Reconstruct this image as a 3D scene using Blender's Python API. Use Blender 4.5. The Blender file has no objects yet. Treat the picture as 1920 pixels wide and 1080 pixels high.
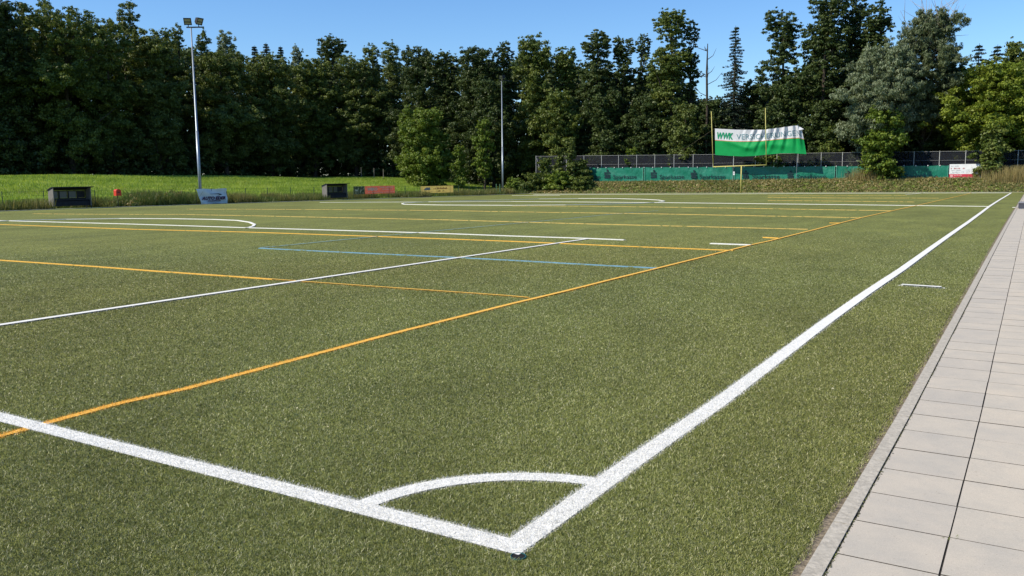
import bpy, math, random
import numpy as np
from mathutils import Matrix, Vector
SC = bpy.context.scene
COL = SC.collection
R = math.radians
rng = np.random.default_rng(7)

# ---------------------------------------------------------------- camera, sky, sun, exposure
YAW, PIT, ROL, FPX = -0.5524, -0.128, -0.0106, 1607.312
CAM = np.array([1.7695, -2.9017, 1.5627])
F_ = np.array([math.sin(YAW)*math.cos(PIT), math.cos(YAW)*math.cos(PIT), math.sin(PIT)])
R0 = np.array([math.cos(YAW), -math.sin(YAW), 0.0]); U0 = np.cross(R0, F_)
R_ = R0*math.cos(ROL)+U0*math.sin(ROL); U_ = U0*math.cos(ROL)-R0*math.sin(ROL)
cd = bpy.data.cameras.new('camera'); co = bpy.data.objects.new('camera', cd); COL.objects.link(co)
cd.sensor_width = 36; cd.lens = FPX/1920*36; cd.clip_end = 3000; cd.clip_start = .05
M4 = Matrix.Identity(4)
for i in range(3):
    M4[i][0] = R_[i]; M4[i][1] = U_[i]; M4[i][2] = -F_[i]; M4[i][3] = CAM[i]
co.matrix_world = M4
SC.camera = co
SUN_EL, SUN_X, SUN_Y = R(43), -0.64, -0.77
W = bpy.data.worlds.new('World'); SC.world = W; W.use_nodes = True
nt = W.node_tree
sky = nt.nodes.new('ShaderNodeTexSky'); sky.sky_type = 'NISHITA'; sky.sun_disc = False
sky.sun_elevation = SUN_EL; sky.sun_rotation = math.atan2(SUN_X, SUN_Y)
sky.air_density = 1.15; sky.dust_density = 0.0; sky.ozone_density = 3.0; sky.altitude = 500
bg = nt.nodes['Background']; bg.inputs['Strength'].default_value = 0.115
hs = nt.nodes.new('ShaderNodeHueSaturation'); hs.inputs['Saturation'].default_value = 1.12
nt.links.new(sky.outputs[0], hs.inputs['Color'])
tm = nt.nodes.new('ShaderNodeMix'); tm.data_type = 'RGBA'; tm.blend_type = 'MULTIPLY'; tm.inputs[0].default_value = 1; tm.inputs[7].default_value = (.74, .90, 1.10, 1)
nt.links.new(hs.outputs[0], tm.inputs[6]); nt.links.new(tm.outputs[2], bg.inputs[0])
sl = bpy.data.lights.new('sun', 'SUN'); sl.energy = 4.9; sl.angle = R(.53); sl.color = (1, .915, .755)
so = bpy.data.objects.new('sun', sl); COL.objects.link(so)
sd = Vector((SUN_X*math.cos(SUN_EL), SUN_Y*math.cos(SUN_EL), math.sin(SUN_EL))).normalized()
so.rotation_euler = sd.to_track_quat('Z', 'Y').to_euler()
SC.view_settings.view_transform = 'Standard'; SC.view_settings.look = 'None'
SC.view_settings.exposure = 0.35; SC.view_settings.gamma = 1
try: SC.cycles.max_bounces = 6; SC.cycles.transparent_max_bounces = 12
except Exception: pass

# ---------------------------------------------------------------- terrain function and pixel helpers
def S(t):
    t = np.clip(t, 0, 1); return t*t*(3-2*t)
def Hf(x, y): return -.18*S((-x-5)/55)-.3*S((y-15)/80)
XL, YF = -53.4, 90.9          # turf edge on the left and at the far end
def bump(x, y): return .5*np.sin(x*.21+1.3*np.sin(y*.13))+.5*np.sin(y*.27+x*.07)
def H(x, y):
    x = np.asarray(x, float); y = np.asarray(y, float)
    h = Hf(x, y)
    fac = 1-.12*S((y-62)/42)
    m = S((XL-1.2-x)/36)*2.25*fac + S((XL-2-x)/6)*.25
    m = m + .10*bump(x, y)*S((XL-x)/14)
    b = S((y-YF-.2)/5.2)*1.2*S((x+62)/10)
    return h+m*(x < XL)+b
def ray(u, v): return F_*FPX+R_*(u-960)+U_*(540-v)
def proj(P):
    d = np.asarray(P, float)-CAM; z = d@F_
    return 960+FPX*(d@R_)/z, 540-FPX*(d@U_)/z
def gp(u, v):                                   # point of the playing field seen at a pixel
    D = ray(u, v); z = 0.
    for _ in range(60):
        t = (z-CAM[2])/D[2]; z = .5*z+.5*float(Hf(CAM[0]+t*D[0], CAM[1]+t*D[1]))
    return CAM+t*D
def atY(u, v, Y): D = ray(u, v); return CAM+D*(Y-CAM[1])/D[1]
def atX(u, v, X): D = ray(u, v); return CAM+D*(X-CAM[0])/D[0]
def atD(u, v, dist):
    D = ray(u, v); return CAM+D*dist/math.hypot(D[0], D[1])

# ---------------------------------------------------------------- object helpers
def tag(o, label=None, cat=None, group=None, kind=None):
    if label: o['label'] = label
    if cat: o['category'] = cat
    if group: o['group'] = group
    if kind: o['kind'] = kind
    return o
def mesh_np(name, V, Fc, mats, parent=None, attr=None, midx=None, smooth=False):
    V = np.asarray(V, np.float32); Fc = np.asarray(Fc, np.int32); k = Fc.shape[1]; n = len(Fc)
    me = bpy.data.meshes.new(name)
    me.vertices.add(len(V)); me.vertices.foreach_set('co', V.ravel())
    me.loops.add(n*k); me.loops.foreach_set('vertex_index', Fc.ravel())
    me.polygons.add(n); me.polygons.foreach_set('loop_start', np.arange(0, n*k, k, dtype=np.int32))
    try: me.polygons.foreach_set('loop_total', np.full(n, k, np.int32))
    except Exception: pass
    if not isinstance(mats, (list, tuple)): mats = [mats]
    for m in mats: me.materials.append(m)
    if midx is not None: me.polygons.foreach_set('material_index', np.asarray(midx, np.int32))
    me.polygons.foreach_set('use_smooth', np.full(n, smooth, bool))
    if attr is not None:
        for an, arr in attr.items():
            arr = np.asarray(arr, np.float32)
            if arr.ndim == 1: me.attributes.new(an, 'FLOAT', 'FACE').data.foreach_set('value', arr)
            else: me.attributes.new(an, 'FLOAT_COLOR', 'FACE').data.foreach_set('color', arr.ravel())
    me.update(calc_edges=True)
    o = bpy.data.objects.new(name, me); COL.objects.link(o)
    if parent is not None: o.parent = parent
    return o
def empty(name, loc):
    o = bpy.data.objects.new(name, None); COL.objects.link(o); o.location = Vector([float(c) for c in loc]); o.empty_display_size = .3
    return o
class MB:
    """collects polygons in world space; build() writes them relative to the parent's origin"""
    def __init__(s): s.v = []; s.f = []; s.m = []
    def add(s, vs, fs, mi=0):
        b = len(s.v); s.v += [tuple(map(float, v)) for v in vs]; s.f += [tuple(b+i for i in f) for f in fs]; s.m += [mi]*len(fs)
        return s
    def box(s, o, a, b, c, mi=0):                # corner and three edge vectors
        o, a, b, c = map(lambda q: np.array(q, float), (o, a, b, c))
        if np.cross(a, b)@c < 0: a, b = b, a
        vs = [o, o+a, o+a+b, o+b, o+c, o+a+c, o+a+b+c, o+b+c]
        return s.add(vs, [(3, 2, 1, 0), (4, 5, 6, 7), (0, 1, 5, 4), (1, 2, 6, 5), (2, 3, 7, 6), (3, 0, 4, 7)], mi)
    def abox(s, x0, x1, y0, y1, z0, z1, mi=0): return s.box((x0, y0, z0), (x1-x0, 0, 0), (0, y1-y0, 0), (0, 0, z1-z0), mi)
    def tube(s, pts, rad, n=8, mi=0, caps=True):
        pts = [np.array(p, float) for p in pts]
        if not hasattr(rad, '__len__'): rad = [rad]*len(pts)
        rings = []
        for i, p in enumerate(pts):
            t = pts[min(i+1, len(pts)-1)]-pts[max(i-1, 0)]; t = t/(np.linalg.norm(t)+1e-9)
            a = np.cross(t, (0, 0, 1.) if abs(t[2]) < .95 else (1., 0, 0)); a /= np.linalg.norm(a); b = np.cross(t, a)
            rings.append([p+rad[i]*(math.cos(2*math.pi*k/n)*a+math.sin(2*math.pi*k/n)*b) for k in range(n)])
        vs = [q for r_ in rings for q in r_]; fs = []
        for i in range(len(pts)-1):
            for k in range(n):
                k2 = (k+1) % n; fs.append((i*n+k, i*n+k2, (i+1)*n+k2, (i+1)*n+k))
        if caps: fs.append(tuple(range(n))[::-1]); fs.append(tuple((len(pts)-1)*n+k for k in range(n)))
        return s.add(vs, fs, mi)
    def build(s, name, mats, parent=None, smooth=False, origin=None):
        o0 = np.array(parent.location if parent is not None else (0, 0, 0))
        if parent is None and origin is not None: o0 = np.array(origin, float)
        p = parent
        while p is not None and p.parent is not None: p = p.parent; o0 = o0+np.array(p.location)
        me = bpy.data.meshes.new(name)
        me.from_pydata([tuple(np.array(v)-o0) for v in s.v], [], s.f)
        if not isinstance(mats, (list, tuple)): mats = [mats]
        for m in mats: me.materials.append(m)
        me.polygons.foreach_set('material_index', s.m); me.polygons.foreach_set('use_smooth', [smooth]*len(s.f))
        me.update()
        o = bpy.data.objects.new(name, me); COL.objects.link(o)
        if parent is not None: o.parent = parent
        elif origin is not None: o.location = Vector(list(map(float, o0)))
        return o

# ---------------------------------------------------------------- materials
def newmat(name, rough=.7, spec=.3):
    m = bpy.data.materials.new(name); m.use_nodes = True; n = m.node_tree
    b = n.nodes['Principled BSDF']; b.inputs['Roughness'].default_value = rough
    b.inputs['Specular IOR Level'].default_value = spec
    return m, n, b
def c4(c): return (c[0], c[1], c[2], 1)
def noise(n, scale, detail=4, rough=.6, vec=None, stretch=None):
    t = n.nodes.new('ShaderNodeTexNoise'); t.inputs['Scale'].default_value = scale; t.inputs['Detail'].default_value = detail; t.inputs['Roughness'].default_value = rough
    if vec is None:
        g = n.nodes.new('ShaderNodeNewGeometry'); vec = g.outputs['Position']
    if stretch:
        mp = n.nodes.new('ShaderNodeMapping'); mp.inputs['Scale'].default_value = stretch; n.links.new(vec, mp.inputs[0]); vec = mp.outputs[0]
    n.links.new(vec, t.inputs['Vector']); return t
def ramp(n, fac, stops):
    r = n.nodes.new('ShaderNodeValToRGB'); e = r.color_ramp.elements
    while len(e) < len(stops): e.new(.5)
    for i, (p, c) in enumerate(stops): e[i].position = p; e[i].color = c4(c)
    n.links.new(fac, r.inputs[0]); return r
def mix(n, a, b, f, mode='MIX'):
    m = n.nodes.new('ShaderNodeMix'); m.data_type = 'RGBA'; m.blend_type = mode
    for s_, v in ((m.inputs[0], f), (m.inputs[6], a), (m.inputs[7], b)):
        if isinstance(v, (int, float)): s_.default_value = v
        elif isinstance(v, tuple): s_.default_value = c4(v)
        else: n.links.new(v, s_)
    return m.outputs[2]
def simple(name, col, rough=.6, var=.25, scale=6, spec=.3, metal=0, bmp=0):
    m, n, b = newmat(name, rough, spec)
    t = noise(n, scale); lo = tuple(c*(1-var) for c in col); hi = tuple(min(1, c*(1+var)) for c in col)
    r = ramp(n, t.outputs[0], [(.3, lo), (.7, hi)]); n.links.new(r.outputs[0], b.inputs['Base Color'])
    b.inputs['Metallic'].default_value = metal
    if bmp:
        bb = n.nodes.new('ShaderNodeBump'); bb.inputs['Strength'].default_value = bmp; bb.inputs['Distance'].default_value = .02
        n.links.new(t.outputs[0], bb.inputs['Height']); n.links.new(bb.outputs[0], b.inputs['Normal'])
    return m
def leafmat(name, c0, c1, c2, trans=.25, rough=.5, spec=.25):
    """tint attribute picks the colour, the rest is light going through the leaf"""
    m, n, b = newmat(name, rough, spec)
    a = n.nodes.new('ShaderNodeAttribute'); a.attribute_name = 'tint'
    r = ramp(n, a.outputs['Fac'], [(0, c0), (.5, c1), (1, c2)])
    n.links.new(r.outputs[0], b.inputs['Base Color'])
    if trans:
        tr = n.nodes.new('ShaderNodeBsdfTranslucent'); mx = n.nodes.new('ShaderNodeMixShader'); mx.inputs[0].default_value = trans
        yc = mix(n, r.outputs[0], (1.6, 1.5, .5), .8, 'MULTIPLY'); n.links.new(yc, tr.inputs[0])
        out = n.nodes['Material Output']; n.links.new(b.outputs[0], mx.inputs[1]); n.links.new(tr.outputs[0], mx.inputs[2]); n.links.new(mx.outputs[0], out.inputs[0])
    return m
def colmat(name, rough=.6, spec=.3, trans=.0):
    m, n, b = newmat(name, rough, spec)
    a = n.nodes.new('ShaderNodeAttribute'); a.attribute_name = 'bladecol'; n.links.new(a.outputs['Color'], b.inputs['Base Color'])
    if trans:
        tr = n.nodes.new('ShaderNodeBsdfTranslucent'); mx = n.nodes.new('ShaderNodeMixShader'); mx.inputs[0].default_value = trans
        n.links.new(a.outputs['Color'], tr.inputs[0]); out = n.nodes['Material Output']
        n.links.new(b.outputs[0], mx.inputs[1]); n.links.new(tr.outputs[0], mx.inputs[2]); n.links.new(mx.outputs[0], out.inputs[0])
    return m

TURF = (.158, .172, .050)
def turfmat():
    m, n, b = newmat('turf', .8, .15)
    g = n.nodes.new('ShaderNodeNewGeometry'); pos = g.outputs['Position']
    big = noise(n, .16, 5, .6, pos); r1 = ramp(n, big.outputs[0], [(.3, tuple(c*.82 for c in TURF)), (.7, tuple(c*1.15 for c in TURF))])
    st = noise(n, 1.1, 5, .65, pos, (1, .35, 1)); r2 = ramp(n, st.outputs[0], [(.32, (.68, .70, .68)), (.66, (1.22, 1.18, 1.12))])
    c = mix(n, r1.outputs[0], r2.outputs[0], .7, 'MULTIPLY')
    fi = noise(n, 16, 3, .8, pos); r3 = ramp(n, fi.outputs[0], [(.34, (.45, .45, .45)), (.66, (1.6, 1.6, 1.45))])
    c = mix(n, c, r3.outputs[0], .8, 'MULTIPLY')
    n.links.new(c, b.inputs['Base Color'])
    bp = n.nodes.new('ShaderNodeBump'); bp.inputs['Strength'].default_value = .9; bp.inputs['Distance'].default_value = .03
    n.links.new(fi.outputs[0], bp.inputs['Height']); n.links.new(bp.outputs[0], b.inputs['Normal'])
    return m
def paintmat(name, col, wear):
    m, n, b = newmat(name, .8, .2)
    t = noise(n, 30, 4, .8); r = ramp(n, t.outputs[0], [(.3, tuple(c*.72 for c in col)), (.65, col)])
    w = noise(n, 5, 6, .75); rw = ramp(n, w.outputs[0], [(.26+wear*.2, (1, 1, 1)), (.36+wear*.2, (0, 0, 0))]) if wear > 0 else None
    c = r.outputs[0]
    if rw: c = mix(n, c, TURF, rw.outputs[0])
    n.links.new(c, b.inputs['Base Color']); return m
def meadowmat():
    m, n, b = newmat('meadow_ground', .9, .1)
    t = noise(n, .35, 6, .65); r = ramp(n, t.outputs[0], [(.3, (.10, .16, .03)), (.7, (.19, .26, .05))])
    d = noise(n, .12, 4, .6); r2 = ramp(n, d.outputs[0], [(.52, (0, 0, 0)), (.72, (1, 1, 1))])
    c = mix(n, r.outputs[0], (.16, .17, .05), r2.outputs[0]); n.links.new(c, b.inputs['Base Color']); return m
MT = dict(
    turf=turfmat(), white=paintmat('white_paint', (.80, .79, .74), 0), yellow=paintmat('yellow_paint', (.84, .48, .085), .25), blue=paintmat('blue_paint', (.19, .36, .46), .55),
    faint=paintmat('faded_yellow_paint', (.66, .46, .14), .6), blade=colmat('turf_blade', .42, .45, .22), meadow=meadowmat(),
    soil=simple('soil', (.20, .165, .12), .95, .5, 40, .1, bmp=.6), kerb=simple('kerb_concrete', (.40, .365, .305), .9, .22, 40, .1, bmp=.3),
    steel=simple('galvanised_steel', (.27, .31, .36), .42, .12, 3, .5, metal=.5), dark=simple('dark_metal', (.02, .021, .023), .6, .3, 8),
    lampglass=simple('lamp_glass', (.33, .30, .22), .15, .2, 6, .6), yellowpost=simple('yellow_post_paint', (.50, .45, .14), .45, .12, 3),
    postgrey=simple('grey_fence_post', (.40, .41, .40), .5, .15, 5), postgreen=simple('green_fence_post', (.025, .06, .035), .6, .2, 5),
    red=simple('red_plastic', (.55, .045, .02), .45, .1, 4), grey=simple('weathered_grey_panel', (.17, .158, .14), .7, .15, 3),
    black=simple('black_board', (.016, .017, .022), .7, .3, 5), pane=simple('dull_pane', (.06, .07, .075), .3, .2, 2, .5), slate=simple('dark_slate_box', (.055, .058, .075), .6, .15, 6),
    bark=simple('bark', (.055, .045, .035), .9, .4, 5, .1, bmp=.5), palebark=simple('pale_dead_wood', (.30, .27, .23), .85, .3, 4), barkbirch=simple('birch_bark', (.30, .28, .25), .8, .5, 3),
    rope=simple('rope', (.10, .09, .06), .8, .2, 5), wood=simple('old_wood_stake', (.20, .18, .15), .8, .2, 5),
    cover=simple('black_ring_plastic', (.010, .011, .012), .95, .2, 20), teal=simple('teal_ring', (.015, .10, .115), .9, .2, 20),
)

# ---------------------------------------------------------------- ground, pitch, kerb, paving
def grid_sheet(name, xs, ys, zf, mat, kind='structure', midx=None):
    X, Y = np.meshgrid(xs, ys); Z = zf(X, Y)
    V = np.stack([X, Y, Z], -1).reshape(-1, 3); nx, ny = len(xs), len(ys)
    i = np.arange(nx-1)[None, :]+nx*np.arange(ny-1)[:, None]; i = i.ravel()
    Fc = np.stack([i, i+1, i+1+nx, i+nx], 1)
    return tag(mesh_np(name, V, Fc, mat, smooth=True), kind=kind)
def kx(y): return 1.053-.0072*np.maximum(np.asarray(y, float)-3.2, 0)+.0*np.asarray(y)          # kerb's pitch side
xs = np.concatenate([np.linspace(-900, -160, 16), np.linspace(-150, -55, 96), np.linspace(XL-.9, 6, 61), np.linspace(10, 40, 7), [80, 200, 500, 900]])
ys = np.concatenate([[-600, -200, -80, -40, -20], np.linspace(-12, 89, 90), np.linspace(90, 130, 81), [140, 170, 220, 300, 500, 900, 1500]])
def gz(x, y):
    ins = (x > XL-.05) & (x < 8) & (y < YF+.05) & (y > -14)
    return H(x, y)-.06*ins-.0*x
grid_sheet('ground', xs, ys, gz, MT['meadow'])
pxs = np.linspace(0, 1, 46); pys = np.concatenate([np.linspace(-14, 30, 60), np.linspace(31, YF, 50)])
P_, Q_ = np.meshgrid(pxs, pys); Xp = XL+(kx(Q_)-.050-XL)*P_
V = np.stack([Xp, Q_, Hf(Xp, Q_)], -1).reshape(-1, 3); nx = len(pxs)
i = (np.arange(nx-1)[None, :]+nx*np.arange(len(pys)-1)[:, None]).ravel()
tag(mesh_np('pitch', V, np.stack([i, i+1, i+1+nx, i+nx], 1), MT['turf'], smooth=True), kind='structure')

def strip_along_kerb(off0, off1, z0, dz, y0, y1, n):
    mb = MB(); ysx = np.linspace(y0, y1, n+1)
    for a, b in zip(ysx[:-1], ysx[1:]):
        vs = [(kx(a)+off0, a, Hf(0, a)+z0), (kx(a)+off1, a, Hf(0, a)+z0), (kx(b)+off1, b, Hf(0, b)+z0), (kx(b)+off0, b, Hf(0, b)+z0)]
        mb.add(vs, [(0, 1, 2, 3)])
    return mb
so_ = strip_along_kerb(-.07, .02, -.003, 0, -14, YF, 70).build('soil_strip', MT['soil']); tag(so_, kind='structure')
kb = MB(); y = -14.
while y < 89.5:                                   # one-metre kerb stones
    y2 = min(y+.992, 89.5); za, zb = float(Hf(0, y))+.012, float(Hf(0, y2))+.012; ka, kb_ = float(kx(y)), float(kx(y2))
    vs = [(ka, y, za-.08), (ka+.072, y, za-.08), (kb_+.072, y2, zb-.08), (kb_, y2, zb-.08), (ka, y, za), (ka+.072, y, za), (kb_+.072, y2, zb), (kb_, y2, zb)]
    kb.add(vs, [(3, 2, 1, 0), (4, 5, 6, 7), (0, 1, 5, 4), (1, 2, 6, 5), (2, 3, 7, 6), (3, 0, 4, 7)]); y += 1.0
tag(kb.build('kerb', MT['kerb']), kind='structure')
def slabmat():
    m, n, b = newmat('concrete_slab', .85, .2)
    a = n.nodes.new('ShaderNodeAttribute'); a.attribute_name = 'tint'
    r = ramp(n, a.outputs['Fac'], [(0, (.450, .408, .345)), (.5, (.490, .440, .362)), (1, (.530, .462, .366))])
    t = noise(n, 3.2, 6, .7); r2 = ramp(n, t.outputs[0], [(.3, (.84, .86, .89)), (.62, (1.04, 1.02, 1.0))])
    c = mix(n, r.outputs[0], r2.outputs[0], .85, 'MULTIPLY')
    s = noise(n, 55, 3, .7); r3 = ramp(n, s.outputs[0], [(.26, (.55, .52, .5)), (.36, (1, 1, 1))]); c = mix(n, c, r3.outputs[0], .7, 'MULTIPLY')
    sp = noise(n, 240, 2, .7); r4 = ramp(n, sp.outputs[0], [(.3, (.8, .8, .8)), (.7, (1.12, 1.12, 1.12))]); c = mix(n, c, r4.outputs[0], .8, 'MULTIPLY')
    n.links.new(c, b.inputs['Base Color'])
    bp = n.nodes.new('ShaderNodeBump'); bp.inputs['Strength'].default_value = .25; bp.inputs['Distance'].default_value = .004
    n.links.new(sp.outputs[0], bp.inputs['Height']); n.links.new(bp.outputs[0], b.inputs['Normal']); return m
MT['slab'] = slabmat()
pv = []; pf = []; pt = []; pm_ = []; PITCH = .4035; Y0 = .67-PITCH*30
cols = [(.080, .4600), (.4643, .8620)]+[(.8700+.4035*k, .8700+.4035*k+.397) for k in range(8)]
wob = random.Random(3)
for j in range(0, 235):
    ya = Y0+j*PITCH; yb = ya+PITCH-.006
    if yb > YF: break
    for ci, (o0, o1) in enumerate(cols):
        z = float(Hf(0, ya))+.010+wob.uniform(-.0012, .0012); dx = wob.uniform(-.0012, .0012)
        e = .0013
        ring0 = [(o0, ya), (o1, ya), (o1, yb), (o0, yb)]; ring1 = [(o0+e, ya+e), (o1-e, ya+e), (o1-e, yb-e), (o0+e, yb-e)]
        b = len(pv)
        pv += [(float(kx(q[1]))+q[0]+dx, q[1], z-.03) for q in ring0]+[(float(kx(q[1]))+q[0]+dx, q[1], z-.0025) for q in ring0]+[(float(kx(q[1]))+q[0]+dx, q[1], z) for q in ring1]
        pf += [(b+8, b+9, b+10, b+11)]+[(b+k, b+(k+1) % 4, b+4+(k+1) % 4, b+4+k) for k in range(4)]+[(b+4+k, b+4+(k+1) % 4, b+8+(k+1) % 4, b+8+k) for k in range(4)]
        t = wob.betavariate(2, 2); t = t*.6 if ci == 0 else .25+t*.6; pt += [t]*9; pm_ += [0]+[1]*8
tag(mesh_np('paving', pv, pf, [MT['slab'], simple('joint_dirt', (.06, .052, .04), .95, .4, 30)], attr={'tint': pt}, midx=pm_), kind='structure')
jt = strip_along_kerb(.068, 4.2, .0045, 0, -14, YF, 60).build('paving_joint_bed', simple('joint_sand', (.03, .027, .022), .95, .4, 30)); tag(jt, kind='structure')

# ---------------------------------------------------------------- field markings (world polylines)
def G(*pts): return [gp(*p)[:2] for p in pts]
touch = [np.array([-.06, .0])]+G((1053, 963), (1178, 873), (1350, 754), (1547.5, 605.5), (1625, 550.5), (1690, 507), (1747.5, 465), (1782.5, 440), (1815, 417.5), (1840, 399), (1855, 387.5), (1875, 374.5), (1896, 361.8))
goal = [(.0, .06), (-6, .06), (-14, .06), (-54, .06)]
arc = [(-.94*math.sin(a), .94*math.cos(a)) for a in np.linspace(.06, math.pi/2-.06, 22)]
pside = [(-7.95, .06), (-7.95, 16.6)]
pfront = G((1171, 450.6), (1100, 447.7), (960, 443.2), (800, 437.3), (480, 428), (250, 420.7), (0, 414)); pfront.append(pfront[-1]+(pfront[-1]-pfront[-2])*.6)
darc = G((462, 428), (469, 426.6), (475, 424.5), (477.3, 421.3), (468, 417.2), (445, 413.8), (400, 411.9), (325, 410.6), (225, 410.2), (125, 411.7), (50, 413.5), (0, 415))
circ = G((753.7, 382.3), (758, 381), (780, 379.5), (830, 378), (890, 376.3), (955, 375), (1010, 373.2), (1085, 372.4), (1160, 372.7), (1210, 374), (1235, 375.5), (1246, 377.6), (1235, 379.7), (1197, 381.5), (1135, 383.2), (1060, 384.6), (960, 385.4), (830, 384.8), (780, 384), (758, 383.4), (753.7, 382.3))
half = G((1855, 387.5), (1700, 385.6), (1440, 382.5), (1246, 380.3), (1085, 379), (960, 378), (830, 378.7), (680, 379.3), (600, 379.8))
MARK = [  # points, width, colour, z
    (touch, .145, 'white', .012), (goal, .148, 'white', .012), (arc, .135, 'white', .013), (pside, .13, 'white', .012), (pfront, .11, 'white', .013),
    (darc, .12, 'white', .014), (circ, .12, 'white', .014), (half, .11, 'white', .012),
    (G((1332.5, 457.4), (1408, 460.2)), .12, 'white', .012), (G((1690.5, 535.7), (1764.5, 540.4)), .125, 'white', .012),
    (G((1697.5, 365.5), (1733.7, 361.8)), .14, 'white', .012), (G((1893, 361.9), (1440, 363.4), (1000, 365.2)), .09, 'white', .012),
    (G((960, 366.8), (1050, 366.4)), .1, 'white', .016), (G((1905, 389.3), (1899, 389.2)), .14, 'white', .012),
    ([np.array([-9, -2.1])]+G((0, 819), (45, 806.3), (90, 793.5), (225, 757), (350, 729.5), (725, 629.5), (955, 572), (1060, 547.3), (1160, 522.2), (1230, 505), (1310, 485), (1410, 459.7), (1440, 453.3), (1525, 432), (1615, 408.8), (1722, 385), (1821, 362)), .10, 'yellow', .008),
    (G((992, 559.5), (955, 556), (730, 540.5), (580, 530), (480, 522.5), (300, 510), (175, 500.5), (0, 488.7), (-200, 474)), .072, 'yellow', .008),
    (G((1375, 470.5), (1160, 462), (960, 453.2), (680, 443), (475, 436), (250, 430.3), (125, 425.8), (0, 421.3), (-100, 418)), .075, 'yellow', .008),
    (G((1515, 430.5), (1440, 428.7), (1210, 423), (1060, 419.2), (942, 415.7), (830, 412.5), (592, 407.5), (480, 405), (350, 402.6), (175, 402), (62, 401)), .09, 'faint', .008),
    (G((1615, 408.7), (1440, 405.5), (1235, 401.5), (960, 397.5), (835, 395), (600, 393.2), (480, 392.6), (350, 392.4)), .09, 'faint', .008),
    (G((1672, 395.5), (1440, 391.7), (1335, 390), (1110, 387), (960, 386.4)), .10, 'faint', .008),
    (G((1715, 379), (1560, 377.2), (1440, 376.2)), .10, 'faint', .008), (G((1760, 371.8), (1600, 371.5), (1440, 370.5)), .12, 'faint', .008),
    (G((1577, 418.8), (1555, 418.6)), .1, 'yellow', .009), (G((1460, 447.4), (1431, 446)), .09, 'yellow', .009), (G((1700, 366.6), (1440, 367)), .12, 'faint', .008),
    (G((487, 466), (580, 470.7), (680, 475.5), (842, 483), (955, 488.8), (1110, 497.5), (1232, 503.8)), .10, 'blue', .006),
    (G((487, 465.5), (530, 461.5), (617, 453), (692, 445.5), (780, 437.3), (842, 431.3), (955, 420.6), (1060, 411), (1147, 402.2), (1235, 395.5)), .085, 'blue', .006),
]
def polyl(pts, step=.4):
    pts = np.array([np.asarray(p, float)[:2] for p in pts]); out = [pts[0]]
    for a, b in zip(pts[:-1], pts[1:]):
        L = np.linalg.norm(b-a); k = max(1, int(math.ceil(L/step/(1 if L < 8 else 3))))
        for q in range(1, k+1): out.append(a+(b-a)*q/k)
    return np.array(out)
bycol = {}
SEG = []
CODE = {'white': 1, 'yellow': 2, 'blue': 3, 'faint': 4}
for mi_, (pts, w, c, z) in enumerate(MARK):
    z = z*.25+.0006*(mi_ % 12)+.002; far_ = lambda p_: .012*float(S((math.hypot(p_[0]-CAM[0], p_[1]-CAM[1])-5)/9))+rdg*float(S((math.hypot(p_[0]-CAM[0], p_[1]-CAM[1])-22)/35)); ws = w-.024 if c == 'white' and mi_ < 4 else (w-.032 if mi_ == 14 else w-.02)
    q = polyl(pts); t = np.gradient(q, axis=0); t /= np.linalg.norm(t, axis=1)[:, None]; nrm = np.stack([-t[:, 1], t[:, 0]], 1)
    dd_ = np.ptp(q, axis=0); rdg = 0. if dd_[1] > dd_[0]*1.25 else (.0 if c != 'white' else .011 if mi_ in (5, 6) else .0035); ws = ws*(1.0 if dd_[1] > dd_[0]*1.25 and c == 'yellow' else .9 if c == 'yellow' else 1.)
    a = q+nrm*ws/2; b = q-nrm*ws/2
    mb = bycol.setdefault(c, MB())
    for k in range(len(q)-1):
        def P3(p_, up_): return (p_[0], p_[1], float(Hf(p_[0], p_[1]))+(z+far_(p_) if up_ else .001))
        e4 = [b[k], b[k+1], a[k+1], a[k]]; vs = [P3(p_, 1) for p_ in e4]
        n_ = np.cross(np.array(vs[1])-vs[0], np.array(vs[2])-vs[0])
        mb.add(vs, [(0, 1, 2, 3) if n_[2] > 0 else (3, 2, 1, 0)])
        if dd_[1] < dd_[0]*1.25 and math.hypot(b[k][0]-CAM[0], b[k][1]-CAM[1]) > 14:
            for u_, v_ in ((b[k], b[k+1]), (a[k+1], a[k])): mb.add([P3(u_, 0), P3(v_, 0), P3(v_, 1), P3(u_, 1)], [(0, 1, 2, 3)])
    pp = np.array([np.asarray(p, float)[:2] for p in pts])
    for k in range(len(pp)-1): SEG.append((pp[k], pp[k+1], w, CODE[c]))
for c, nm in (('white', 'white_markings'), ('yellow', 'yellow_markings'), ('faint', 'faded_yellow_markings'), ('blue', 'blue_markings')):
    tag(bycol[c].build(nm, MT[c]), kind='structure')

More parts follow.
